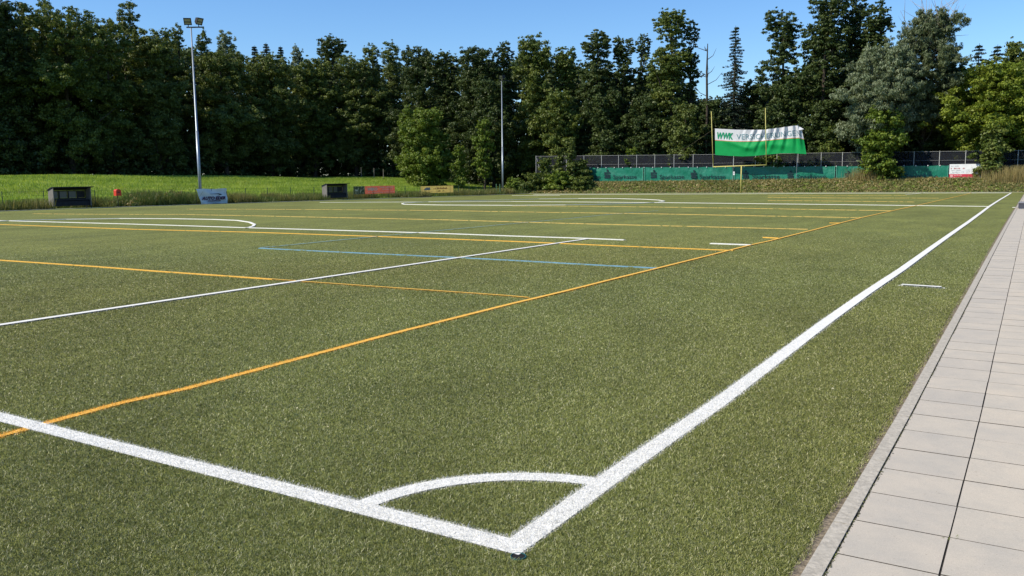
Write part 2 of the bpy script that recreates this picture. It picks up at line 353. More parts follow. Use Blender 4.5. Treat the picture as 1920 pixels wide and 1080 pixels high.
# ---------------------------------------------------------------- blades of the artificial turf
def blades(n_target, r0, r1, powr, w0, h0, seed, az0, az1):
    g = np.random.default_rng(seed)
    u = g.random(n_target); e = 2-powr
    r_ = (r0**e+u*(r1**e-r0**e))**(1/e)
    az = az0+(az1-az0)*g.random(n_target)
    x = CAM[0]+r_*np.sin(az); y = CAM[1]+r_*np.cos(az)
    keep = (g.random(n_target) < 1-S((r_-11)/(r1-11)))
    edge = kx(y)-.012+.010*np.sin(y*5.3+np.sin(y*2))+.007*np.sin(y*23)-.022*g.random(n_target)**2-.022*S((2.2-y)/2)*(1+np.sin(y*7))
    keep &= (x < edge) & (np.hypot(x-.005, y+.012) > .038)
    x, y, r_ = x[keep], y[keep], r_[keep]; n = len(x)
    code = np.zeros(n, int); inn = (x < .012) & (y > -.008); jit = g.normal(-.003, .007, n)
    for a, b, w, c in SEG[::-1]:
        d = b-a; L2 = d@d; t = np.clip(((x-a[0])*d[0]+(y-a[1])*d[1])/L2, 0, 1)
        dist = np.hypot(x-a[0]-t*d[0], y-a[1]-t*d[1]); hit = dist+jit < w/2
        if c == 3: hit &= g.random(n) < .62
        if c == 4: hit &= g.random(n) < .5
        code[hit & ((code == 0) | (c == 1))] = c
    k = (r_/2.5)
    w = w0*k**.62*g.uniform(.7, 1.4, n); h = h0*g.uniform(.6, 1.2, n)*k**.10*(1-.7*S((r_-8)/22))
    th = g.uniform(0, 2*math.pi, n); lean = g.normal(0, 1.0, n)*h; la = g.uniform(0, 2*math.pi, n)
    z0 = Hf(x, y)
    root = np.stack([x, y, z0], 1); side = np.stack([np.cos(th), np.sin(th), np.zeros(n)], 1)*w[:, None]/2
    tip = root+np.stack([np.cos(la)*lean, np.sin(la)*lean, h], 1)
    V = np.stack([root-side, root+side, tip+side*.5, tip-side*.5], 1).reshape(-1, 3)
    Fc = np.arange(4*n).reshape(-1, 4)
    # colour of each fibre: mixed greens, a few straw coloured
    A = np.array([(.162, .178, .040), (.244, .256, .070), (.366, .362, .135), (.530, .495, .280), (.060, .073, .017)])
    pick = g.choice(5, n, p=[.27, .33, .19, .09, .12])
    c_ = A[pick]*g.uniform(.6, 1.3, (n, 1))*(1+np.array([.10, 0, -.1])*(.5*np.sin(x*.5-1+np.sin(y*.3)))[:, None])
    patch = .5*np.sin(x*1.9+2*np.sin(y*.8))*np.sin(y*1.3+1.7*np.sin(x*.6))+.5*np.sin(x*.45+y*.31+2*np.sin(y*.2))
    p2 = np.sin(x*7.1+3*np.sin(y*4.3+x))*np.sin(y*6.1+2.5*np.sin(x*5.2-y*2)); p3 = np.sin((x*.8+y*.35)*3.3+1.4*np.sin(y*1.1))*np.sin(y*.55-x*.2+.8)
    c_ *= (1+.12*patch+.08*p2+.08*p3)[:, None]
    wcol = np.array([.86, .845, .79]); ycol = np.array([.90, .50, .08]); bcol = np.array([.22, .43, .54])
    fv = g.uniform(.62, 1.06, (n, 1))
    code[~inn & (code == 1) & (y < 1)] = 0
    c_ = np.where((code == 1)[:, None], wcol*fv, c_); c_ = np.where(((code == 2) | (code == 4))[:, None], ycol*fv, c_); c_ = np.where((code == 3)[:, None], bcol*fv, c_)
    # clip the fibre colours and append an opaque alpha channel
    ca = np.concatenate([np.clip(c_, 0, 1), np.ones((n, 1))], 1)
    return mesh_np('artificial_turf_fibres', V, Fc, MT['blade'], attr={'bladecol': ca})
o = blades(3700000, 1.9, 36, 1.62, .0017, .0112, 11, YAW-.72, YAW+.78)
tag(o, 'short olive green fibres of the artificial pitch, white and yellow along its lines', 'artificial turf', kind='stuff')

# corner flag socket
cs = empty('corner_flag_socket', (.005, -.012, .012)); tag(cs, 'small dark round flag socket with teal rim at the white corner', 'flag socket')
m = MB()
def ring(m, r0, r1, z0, z1, cx, cy, n=28):
    a = [(cx+r*math.cos(2*math.pi*k/n), cy+r*math.sin(2*math.pi*k/n), z) for r, z in ((r0, z0), (r0, z1), (r1, z1), (r1, z0)) for k in range(n)]
    m.add(a, [(q*n+k, q*n+(k+1) % n, ((q+1) % 4)*n+(k+1) % n, ((q+1) % 4)*n+k) for q in range(4) for k in range(n)])
ring(m, .030, .033, -.01, .007, .005, -.012); m.build('rim', MT['teal'], cs)
m = MB(); m.tube([(.005, -.012, -.02), (.005, -.012, .004)], .0295, 24); m.build('cap', MT['cover'], cs)

# ---------------------------------------------------------------- lettering helper
def text_geo(body, size=1., bold=0., shear=0.):
    cu = bpy.data.curves.new('lettering', 'FONT'); cu.body = body; cu.size = size; cu.offset = bold; cu.shear = shear; cu.resolution_u = 3; cu.fill_mode = 'FRONT'
    ob = bpy.data.objects.new('lettering', cu); COL.objects.link(ob)
    dg = bpy.context.evaluated_depsgraph_get(); me = bpy.data.meshes.new_from_object(ob.evaluated_get(dg))
    v = np.array([tuple(q.co) for q in me.vertices]); f = [tuple(p.vertices) for p in me.polygons]
    bpy.data.objects.remove(ob); bpy.data.curves.remove(cu); bpy.data.meshes.remove(me)
    v[:, 0] -= v[:, 0].min(); v[:, 1] -= 0
    return v, f
def text_on(name, body, O, U, V_, N, x0, x1, y0, cap, mat, parent, bold=0., shear=0., fit=True):
    """lettering from x0 to x1 along U with capital height cap, standing on y0; O+U*x+V*y"""
    v, f = text_geo(body, 1., bold, shear); w = v[:, 0].max(); sx = (x1-x0)/w; sy = cap/.70
    O, U, V_, N = [np.array(q, float) for q in (O, U, V_, N)]
    m = MB(); m.add([O+U*(x0+a[0]*sx)+V_*(y0+a[1]*sy)+N for a in v], f); return m.build(name, mat, parent)
def px_frame(X=None, Y=None, u0=0, u1=1, v0=0, v1=1):
    """bottom-left origin, unit right vector, width, height of an upright board whose pixel corners are given"""
    f = (lambda a, b: atX(a, b, X)) if X is not None else (lambda a, b: atY(a, b, Y))
    p0, p1, p2 = f(u0, v1), f(u1, v1), f(u0, v0)
    d = p1-p0; d[2] = 0; w = np.linalg.norm(d); return p0, d/w, w, p2[2]-p0[2]
UP = np.array([0, 0, 1.])

# ---------------------------------------------------------------- far bank: mesh fence, green banners, white and red board
YB, YW = 97.2, 98.4
postpx = [1005, 1062, 1095, 1128, 1160, 1194, 1228, 1264, 1300, 1337, 1376, 1417, 1457, 1496.5, 1540, 1580, 1627, 1670, 1714, 1762, 1811, 1860, 1909, 1958]
fx = [atY(p, 290, YW)[0] for p in postpx]
ztop = [atY(p, t, YW)[2] for p, t in zip(postpx, np.interp(postpx, [1005, 1300, 1600, 1900], [292, 289, 285, 281]))]
fr = empty('mesh_fence', (fx[12], YW, float(H(fx[12], YW)))); tag(fr, 'tall dark mesh fence with pale grey posts running behind the green banners', 'fence')
for x_, zt in zip(fx, ztop):
    mb = MB(); zb = float(H(x_, YW))-.1; mb.tube([(x_, YW, zb), (x_, YW, zt)], .038, 8); mb.build('post', MT['postgrey'], fr)
mb = MB()
for k in range(len(fx)-1):
    for fr_ in (.0, .33, .66, .985):
        a = (fx[k], YW-.045, float(H(fx[k], YW))+.1+(ztop[k]-float(H(fx[k], YW))-.12)*fr_); b = (fx[k+1], YW-.045, float(H(fx[k+1], YW))+.1+(ztop[k+1]-float(H(fx[k+1], YW))-.12)*fr_)
        mb.tube([a, b], .012 if fr_ > .9 else .007, 5)
mb.build('wire', MT['postgrey'], fr)
mnet, n, b = newmat('dark_netting', .8, .1); b.inputs['Base Color'].default_value = (.018, .020, .027, 1)
tr = n.nodes.new('ShaderNodeBsdfTransparent'); mx = n.nodes.new('ShaderNodeMixShader'); nn = noise(n, 2.2, 4, .6)
rr = ramp(n, nn.outputs[0], [(.3, (.68, .68, .68)), (.7, (.80, .80, .80))]); n.links.new(rr.outputs[0], mx.inputs[0]); n.links.new(tr.outputs[0], mx.inputs[1]); n.links.new(b.outputs[0], mx.inputs[2]); n.links.new(mx.outputs[0], n.nodes['Material Output'].inputs[0])
vs = []; fc = []
for k in range(len(fx)):
    zb = float(H(fx[k], YW)); vs += [(fx[k], YW+.05, zb), (fx[k], YW+.05, ztop[k]-.04)]
for k in range(len(fx)-1): fc.append((2*k, 2*k+2, 2*k+3, 2*k+1))
mb = MB(); mb.add(vs, fc); mb.build('netting', mnet, fr)
mb = MB(); mb.tube([(fx[0]+.1, YW, ztop[0]-.3), (fx[0]+1.3, YW, float(H(fx[0], YW)))], .03, 6); mb.build('brace', MT['postgrey'], fr)

def greenmat():
    m, n, b = newmat('green_banner_fabric', .45, .4)
    t = noise(n, .9, 5, .6); r = ramp(n, t.outputs[0], [(.3, (.004, .120, .075)), (.7, (.009, .175, .112))]); n.links.new(r.outputs[0], b.inputs['Base Color'])
    w = noise(n, 1.6, 4, .6, None, (1, 1, .5)); bp = n.nodes.new('ShaderNodeBump'); bp.inputs['Strength'].default_value = .8; bp.inputs['Distance'].default_value = .2
    n.links.new(w.outputs[0], bp.inputs['Height']); n.links.new(bp.outputs[0], b.inputs['Normal']); return m
MT['boardw'] = simple('white_board', (.68, .69, .70), .5, .06, 2); MT['green'] = greenmat(); MT['greenlt'] = simple('banner_hem', (.10, .32, .24), .5, .2, 3); MT['ink'] = simple('banner_ink', (.004, .022, .028), .5, .1, 3)
def sparkasse_s(m, O, U, x, y, s):
    """the S sign: a dot over a block S built of bars"""
    def bar(a0, a1, b0, b1): m.add([O+U*(x+a0*s)+UP*(y+b0*s), O+U*(x+a1*s)+UP*(y+b0*s), O+U*(x+a1*s)+UP*(y+b1*s), O+U*(x+a0*s)+UP*(y+b1*s)], [(0, 1, 2, 3)])
    bar(.10, 1, .0, .27); bar(0, 1, .27, .30); bar(.74, 1, .27, .55); bar(0, .74, .45, .55) if False else bar(.12, .74, .37, .60); bar(.0, .12, .40, .92); bar(.74, 1, .55, .57)
    bar(.12, 1, .70, .92); bar(.12, .28, .60, .70); bar(0, .1, 0, .20)
    cx, cy, r = x+.55*s, y+1.16*s, .17*s
    m.add([O+U*(cx+r*math.cos(a))+UP*(cy+r*math.sin(a)) for a in np.linspace(0, 2*math.pi, 13)[:-1]], [tuple(range(12))])
def wob_fn(x, z, seed): return .03*math.sin(x*1.7+seed)+.014*math.sin(x*4.1+z*3+seed*2)+.02*math.sin(z*4+x*.9+seed)
panels = [(1077, 1206, 'leftmost green bank banner, half hidden by the bushes', 1), (1208, 1375.5, 'green bank banner between the leftmost banner and the goal post stem', 2),
          (1377, 1565.5, 'long green bank banner directly behind and right of the yellow goal post stem', 3), (1567.5, 1778, 'green bank banner behind the leafy shrub, ending at the white and red board', 4)]
marks = [(1139, 1150, 1194, 315.0), (1226, 1237, 1283, 0), (1301, 1312, 1360, 0), (1398, 1410.5, 1462, 0), (1482, 1494, 1549, 0), (1590, 1603, 1655, 0), (1683, 1697, 1758, 0), (1066, 1078, 1126, 0)]
for u0, u1, lab, sd_ in panels:
    x0, x1 = atY(u0, 330, YB)[0], atY(u1, 330, YB)[0]
    nxs = int((x1-x0)/.16); X_ = np.linspace(x0, x1, nxs)
    tops = np.interp(X_, [atY(1077, 314, YB)[0], atY(1400, 312.5, YB)[0], atY(1778, 310, YB)[0]], [atY(1077, 314.5, YB)[2], atY(1400, 312.5, YB)[2], atY(1778, 310, YB)[2]])
    bots = np.interp(X_, [atY(1077, 314, YB)[0], atY(1400, 312.5, YB)[0], atY(1778, 310, YB)[0]], [atY(1077, 340, YB)[2], atY(1400, 340.5, YB)[2], atY(1778, 341, YB)[2]])
    rt = empty('banner', (x0, YB, bots[0])); tag(rt, lab, 'banner', 'green bank banners on the far fence')
    V = []; nz = 9
    for i_, x_ in enumerate(X_):
        sag = .05*abs(math.sin(x_*1.25))
        for k in range(nz):
            z = bots[i_]+(tops[i_]-sag-bots[i_])*k/(nz-1); V.append((x_-x0, wob_fn(x_, z, sd_), z-bots[0]))
    Fc = [(i_*nz+k, (i_+1)*nz+k, (i_+1)*nz+k+1, i_*nz+k+1) for i_ in range(nxs-1) for k in range(nz-1)]
    mi = [1 if k == nz-2 and False else 0 for i_ in range(nxs-1) for k in range(nz-1)]
    mesh_np('fabric', V, Fc, [MT['green']], rt, midx=mi, smooth=True)
    for x_, zt in zip(X_[::7], tops[::7]): mb = MB(); mb.abox(x_-.035, x_+.035, YB-.10, YB+.03, zt-.07, zt+.04); mb.build('tie', MT['boardw'], rt)
    for e in (x0+.02, x1-.06): mb = MB(); mb.abox(e, e+.04, YB-.11, YB-.09, float(np.interp(e, X_, bots)), float(np.interp(e, X_, tops))); mb.build('hem', MT['greenlt'], rt)
    Ub = np.array([1., 0, 0]); Nn = np.array([0, -.085, 0])
    for ms, t0, t1, _ in marks:
        if not (u0-12 < ms < u1): continue
        xa = atY(ms-5.5, 334, YB); xb = atY(ms+5.5, 334, YB)[0]; s_ = xb-xa[0]
        O = np.array([0, YB, 0])+Nn
        if ms > u0:
            mb = MB(); sparkasse_s(mb, O, Ub, xa[0], xa[2], s_); mb.build('logo', MT['ink'], rt)
        a = atY(t0, 335, YB); b_ = atY(t1, 335, YB)[0]
        text_on('lettering', 'Sparkasse', (0, YB, 0), Ub, UP, Nn, a[0], b_, a[2], .47, MT['ink'], rt, bold=.008)

# white and red board
MT['boardr'] = simple('red_board', (.48, .035, .06), .5, .1, 2); MT['txtgrey'] = simple('grey_print', (.30, .31, .35), .6, .1, 2)
MT['txtred'] = simple('red_print', (.42, .16, .17), .6, .1, 2); MT['txtpink'] = simple('pink_print', (.66, .30, .33), .6, .1, 2); MT['navy'] = simple('navy_print', (.07, .09, .17), .6, .1, 2); MT['pale'] = simple('pale_print', (.55, .50, .48), .6, .1, 2)
O, U1, w, h = px_frame(Y=YB-.35, u0=1779, u1=1845, v0=308, v1=339)
bd = empty('advert_board', O); tag(bd, 'white and red advertising board at the right end of the green banners', 'advert board')
def q2(m, O, U1, N, x0, x1, y0, y1, mi=0): m.add([O+U1*x0+UP*y0+N, O+U1*x1+UP*y0+N, O+U1*x1+UP*y1+N, O+U1*x0+UP*y1+N], [(0, 1, 2, 3)], mi)
NY = np.array([0, -1., 0])
m = MB(); m.box(O, U1*w, -NY*.04, UP*h); m.build('panel', MT['boardw'], bd)
m = MB(); q2(m, O, U1, NY*.006, 0, w*.78, 0, h*.40); m.add([O+U1*w*.78+NY*.006, O+U1*w*.70+UP*0+NY*.006+U1*w*.12, O+U1*w*.86+UP*h*.2+NY*.006, O+U1*w*.82+UP*h*.40+NY*.006, O+U1*w*.78+UP*h*.40+NY*.006], [(0, 1, 2, 3, 4)]); m.build('red_band', MT['boardr'], bd)
def words(m, O, U1, N, x0, x1, y, hh, seed, gap=.25):
    r_ = random.Random(seed); x = x0
    while x < x1:
        ww = hh*r_.uniform(.35, .75); 
        if r_.random() > .16: q2(m, O, U1, N, x, min(x+ww, x1), y, y+hh*r_.choice([.72, .72, 1.0]))
        x += ww+hh*gap*(.8 if r_.random() < .8 else 2)
m = MB(); words(m, O, U1, NY*.008, .04*w, .27*w, .86*h, .05*h, 1); words(m, O, U1, NY*.008, .05*w, .34*w, .60*h, .045*h, 3); words(m, O, U1, NY*.008, .05*w, .42*w, .50*h, .05*h, 4); words(m, O, U1, NY*.008, .04*w, .30*w, .435*h, .04*h, 5)
words(m, O, U1, NY*.008, .48*w, .78*w, .62*h, .045*h, 6); words(m, O, U1, NY*.008, .48*w, .78*w, .51*h, .045*h, 7); m.build('small_print', MT['txtgrey'], bd)
m = MB(); words(m, O, U1, NY*.008, .04*w, .44*w, .70*h, .11*h, 8); m.build('headline', MT['txtred'], bd)
m = MB(); words(m, O, U1, NY*.010, .14*w, .37*w, .30*h, .08*h, 9); words(m, O, U1, NY*.010, .14*w, .66*w, .17*h, .07*h, 10, .12); words(m, O, U1, NY*.010, .15*w, .50*w, .06*h, .05*h, 11); q2(m, O, U1, NY*.010, .03*w, .11*w, .13*h, .36*h); m.build('white_print', MT['txtpink'], bd)
m = MB(); m.add([O+U1*a*w+UP*b_*h+NY*.009 for a, b_ in ((.85, .985), (.995, .985), (.995, .62), (.95, .68), (.90, .80))], [(4, 3, 2, 1, 0)]); m.build('blue_corner', MT['navy'], bd)
m = MB(); a_ = np.linspace(.15*math.pi, 1.05*math.pi, 14)
m.add([O+U1*(.90+.075*math.cos(t))*w+UP*(.44+.22*math.sin(t))*h+NY*.009 for t in a_]+[O+U1*(.90+.055*math.cos(t))*w+UP*(.44+.15*math.sin(t))*h+NY*.009 for t in a_], [(k, k+1, 15+k, 14+k) for k in range(13)])
m.build('dark_arc', MT['navy'], bd); m = MB(); q2(m, O, U1, NY*.009, .80*w, .93*w, .03*h, .09*h); m.build('dark_bar', MT['navy'], bd)
m = MB(); m.add([O+U1*(.90+.05*math.cos(t))*w+UP*(.40+.17*math.sin(t))*h+NY*.0095 for t in np.linspace(0, 2*math.pi, 15)[:-1]], [tuple(range(14))]); q2(m, O, U1, NY*.0095, .86*w, .93*w, .10*h, .17*h); m.build('pale_shape', MT['pale'], bd)
for e in (.02, .49, .97):
    m = MB(); p = O+U1*w*e; m.tube([(p[0], p[1]+.08, O[2]-.8), (p[0], p[1]+.08, O[2]+h)], .03, 6); m.build('post', MT['postgrey'], bd)

# ---------------------------------------------------------------- yellow goal post
g0 = gp(1389, 362); YG = g0[1]
gpst = empty('goal_post', g0); tag(gpst, 'yellow forked goal post with two tall uprights at the far end of the pitch', 'goal post')
cl, cr = atY(1337.3, 312.8, YG), atY(1437, 309.3, YG); cm = atY(1389, 311.3, YG)
m = MB(); m.tube([g0-UP*.1, (g0[0], YG, cm[2])], .062, 12); m.build('stem', MT['yellowpost'], gpst, True)
m = MB(); m.tube([cl, cr], .055, 10); m.build('crossbar', MT['yellowpost'], gpst, True)
for b_, tpx in ((cl, (1333.7, 209)), (cr, (1435, 202.5))):
    t_ = atY(*tpx, YG); m = MB(); m.tube([b_, t_], [.045, .034], 8); m.build('upright', MT['yellowpost'], gpst, True)

# ---------------------------------------------------------------- big hanging banner
YC = 95.4
TL, TR, BL, BR = atY(1340.5, 241, YC), atY(1503, 238.5, YC), atY(1341, 290.5, YC), atY(1512, 288, YC)
topc = [(0, 241), (.12, 242), (.25, 243.2), (.55, 243.3), (.70, 240.5), (.85, 237), (.95, 235.2), (1, 239)]
botc = [(0, 290.5), (.15, 292.2), (.3, 293.2), (.42, 292.5), (.55, 290.2), (.72, 287.5), (.88, 287.5), (1, 289)]
def cloth_pt(s, t):
    ut = 1340.5+s*(1503-1340.5); ub = 1341+s*(1512-1341)
    vt = np.interp(s, *zip(*topc)); vb = np.interp(s, *zip(*botc)); u = ub+(ut-ub)*t; v = vb+(vt-vb)*t
    p = atY(u, v, YC); amp = S((s-.22)/.4)*(.08+.92*t)*(1-.5*S((s-.9)/.1))
    ph = s*11.5+.9*(1-t)*math.sin(s*4)+.9*(1-t)
    d = amp*(.17*math.sin(2*math.pi*ph)+.06*math.sin(2*math.pi*ph*1.73+1))
    d += .16*math.exp(-((t-(.62-.9*(s-.05)))/.10)**2)*S((.5-s)/.2)*S((s-.05)/.1)*(1-t)*1.4
    d += .13*math.exp(-((t-(.42-.55*abs(s-.55)))/.13)**2)*S((s-.22)/.15)*S((.92-s)/.2)*(t < .6)
    d += .25*math.exp(-((s-.955)/.02)**2)*S(t*1.6)
    p[1] += -d; return p
wb = empty('hanging_banner', (BL[0], YC, float(H(BL[0], YC)))); tag(wb, 'white and green cloth advertising banner hanging in folds behind the goal post', 'banner')
NS, NT = 150, 44; Vc = [cloth_pt(i_/NS, k/NT)-np.array(wb.location) for i_ in range(NS+1) for k in range(NT+1)]
Fc = []; mi = []
for i_ in range(NS):
    for k in range(NT):
        Fc.append((i_*(NT+1)+k, (i_+1)*(NT+1)+k, (i_+1)*(NT+1)+k+1, i_*(NT+1)+k+1)); t = (k+.5)/NT; mi.append(0 if t < .545 else (1 if t < .575 else 2))
MT['cg'] = simple('green_cloth', (.006, .33, .085), .6, .08, 2, .2); MT['co'] = simple('brown_stripe', (.42, .16, .08), .6, .1, 2); MT['cw'] = simple('white_cloth', (.68, .69, .74), .6, .05, 2, .2)
MT['rb'] = simple('faded_red_tarp', (.48, .12, .08), .6, .15, 2); MT['yb'] = simple('yellow_tarp', (.62, .47, .15), .6, .12, 2)
for k_ in ('cg', 'cw', 'rb', 'yb'):
    n = MT[k_].node_tree; b = n.nodes['Principled BSDF']; tr = n.nodes.new('ShaderNodeBsdfTranslucent'); mx = n.nodes.new('ShaderNodeMixShader'); mx.inputs[0].default_value = .25 if k_[0] == 'c' else .55
    n.links.new(b.inputs['Base Color'].links[0].from_socket, tr.inputs[0]); n.links.new(b.outputs[0], mx.inputs[1]); n.links.new(tr.outputs[0], mx.inputs[2]); n.links.new(mx.outputs[0], n.nodes['Material Output'].inputs[0])
mesh_np('cloth', Vc, Fc, [MT['cg'], MT['co'], MT['cw']], wb, midx=mi, smooth=True)
def text_cloth(name, body, s0, s1, t0, t1, mat, bold, shear):
    v, f = text_geo(body, 1., bold, shear); w_ = v[:, 0].max(); m = MB()
    # split long triangles so that letters follow the folds
    import bmesh
    bm = bmesh.new(); bv = [bm.verts.new(a) for a in v]
    for q in f:
        try: bm.faces.new([bv[k] for k in q])
        except ValueError: pass
    bmesh.ops.triangulate(bm, faces=bm.faces[:])
    for _ in range(3):
        es = [e for e in bm.edges if e.calc_length() > .12]
        if not es: break
        bmesh.ops.subdivide_edges(bm, edges=es, cuts=1)
        bmesh.ops.triangulate(bm, faces=bm.faces[:])
    bm.verts.ensure_lookup_table(); bm.verts.index_update()
    vv = []
    for q in bm.verts:
        p = cloth_pt(s0+(s1-s0)*q.co.x/w_, t0+(t1-t0)*q.co.y/.70); p[1] -= .035; vv.append(p)
    m.add(vv, [tuple(x.index for x in q.verts) for q in bm.faces]); bm.free(); return m.build(name, mat, wb)
text_cloth('lettering', 'WWK', .025, .21, .63, .86, simple('green_print', (.0, .22, .10), .6, .1, 2), .045, .25)
text_cloth('lettering', 'VERSICHERUNGEN', .245, .985, .64, .84, simple('slate_print', (.13, .24, .28), .6, .1, 2), .0, .05)
m = MB(); f0 = atY(1503, 238.5, YC); m.add([f0+np.array([-.45, -.1, .16]), f0+np.array([-.3, -.32, -.35]), f0+np.array([.30, -.22, -.22])], [(0, 1, 2)]); m.build('folded_corner', MT['cw'], wb)
for u, v in ((1376, 243), (1496.3, 234)):
    p = atY(u, v, YC+.30); m = MB(); m.tube([(p[0], YC+.30, float(H(p[0], YC))-.1), (p[0], YC+.30, p[2])], .022, 6); m.build('support_pole', MT['steel'], wb)
e0 = atY(1340.5, 240.5, YC); e1 = atY(1262, 291, YW+1.5); m = MB(); m.tube([e0, e0+(e1-e0)*.5-UP*.12, e1], .013, 5); m.build('guy_rope', MT['rope'], wb)
p0 = atY(1376, 325, YB-1.0)
sg = empty('small_sign', (p0[0], YB-1.0, float(H(p0[0], YB-1)))); tag(sg, 'small white sign on a thin dark stake left of the yellow stem', 'sign')
m = MB(); m.tube([(p0[0], YB-1, float(H(p0[0], YB-1))-.1), (p0[0], YB-1, p0[2]+.85)], .02, 6); m.build('stake', MT['dark'], sg)
m = MB(); m.abox(p0[0]-.11, p0[0]+.11, YB-1.06, YB-1.02, p0[2]-.20, p0[2]+.20); m.build('plate', MT['boardw'], sg)
m = MB(); m.abox(p0[0]-.05, p0[0]+.05, YB-1.07, YB-1.062, p0[2]-.02, p0[2]+.08); m.build('symbol', MT['txtgrey'], sg)

# ---------------------------------------------------------------- dark box on the paving
b0 = gp(1908, 392.3); bx = empty('storage_box', b0); tag(bx, 'low dark grey box lying on the paving at the right edge', 'box')
hh = .30; m = MB(); x0, y0, z0 = b0[0]+.02, b0[1], float(Hf(0, b0[1]))+.012
def bevbox(m, x0, x1, y0, y1, z0, z1, e=.02):
    vs = [(x0, y0, z0), (x1, y0, z0), (x1, y1, z0), (x0, y1, z0), (x0, y0, z1-e), (x1, y0, z1-e), (x1, y1, z1-e), (x0, y1, z1-e), (x0+e, y0+e, z1), (x1-e, y0+e, z1), (x1-e, y1-e, z1), (x0+e, y1-e, z1)]
    m.add(vs, [(3, 2, 1, 0), (0, 1, 5, 4), (1, 2, 6, 5), (2, 3, 7, 6), (3, 0, 4, 7), (4, 5, 9, 8), (5, 6, 10, 9), (6, 7, 11, 10), (7, 4, 8, 11), (8, 9, 10, 11)])
bevbox(m, x0, x0+2.2, y0, y0+1.0, z0+.03, z0+hh-.05); m.build('body', MT['slate'], bx)
m = MB(); bevbox(m, x0-.02, x0+2.22, y0-.02, y0+1.02, z0+hh-.047, z0+hh); m.build('lid', simple('box_lid', (.19, .19, .21), .6, .1, 4), bx)
m = MB(); m.abox(x0+.05, x0+2.15, y0+.04, y0+.96, z0, z0+.028); m.build('base', MT['boardw'], bx)

# ---------------------------------------------------------------- left side: kerb edge, low fence, dugouts, signs, floodlights
m = MB(); ysl = np.linspace(-14, YF+.2, 80)
for a, b_ in zip(ysl[:-1], ysl[1:]):
    za, zb = float(Hf(XL, a)), float(Hf(XL, b_))
    m.add([(XL-.30, a, za+.035), (XL+.02, a, za+.035), (XL+.02, b_, zb+.035), (XL-.30, b_, zb+.035), (XL+.02, a, za-.05), (XL+.02, b_, zb-.05)], [(0, 1, 2, 3), (1, 4, 5, 2)])
xf = np.linspace(XL, 1, 60)
for a, b_ in zip(xf[:-1], xf[1:]):
    za, zb = float(Hf(a, YF)), float(Hf(b_, YF))
    m.add([(a, YF-.02, za+.03), (b_, YF-.02, zb+.03), (b_, YF+.14, zb+.03), (a, YF+.14, za+.03), (a, YF-.02, za-.05), (b_, YF-.02, zb-.05)], [(0, 1, 2, 3), (4, 5, 1, 0)])
tag(m.build('edge_kerb', simple('edge_kerb_stone', (.33, .32, .25), .85, .3, 3)), kind='structure')

XF = XL-2.4
lf = empty('low_fence', (XF, 40, float(H(XF, 40)))); tag(lf, 'low green wire fence with thin dark posts along the meadow', 'fence')
lp = [-70, 4, 82, 178, 280, 372, 461, 502, 545, 589, 633, 663, 697, 728, 760, 789, 817, 842, 860, 880, 893, 905, 918]
ly = [float(atX(p, 370, XF)[1]) for p in lp]
for y_ in ly:
    m = MB(); zb = float(H(XF, y_)); m.tube([(XF, y_, zb-.1), (XF, y_, zb+1.22)], .028, 6); m.build('post', MT['postgreen'], lf)
m = MB()
for a, b_ in zip(ly[:-1], ly[1:]):
    for hz in (.12, .38, .64, .9, 1.16):
        m.tube([(XF+.03, a, float(H(XF, a))+hz), (XF+.03, b_, float(H(XF, b_))+hz)], .006, 4, caps=False)
m.build('wire', MT['postgreen'], lf)
for px_, lab in ((931, 'left one of the pair of short green posts at the end of the low fence'), (937.5, 'right one of the pair of short green posts beside the bramble mound')):
    p = atX(px_, 363, XL-1.2); zb = float(H(p[0], p[1])); zt = atX(px_, 345, XL-1.2)[2]
    m = MB(); m.tube([(p[0], p[1], zb-.1), (p[0], p[1], zt-.03), (p[0], p[1], zt)], [.07, .07, .05], 8)
    tag(m.build('green_post', simple('green_post_paint', (.06, .13, .07), .5, .2, 3), origin=(p[0], p[1], zb)), lab, 'post', 'pair of green posts at the fence end')

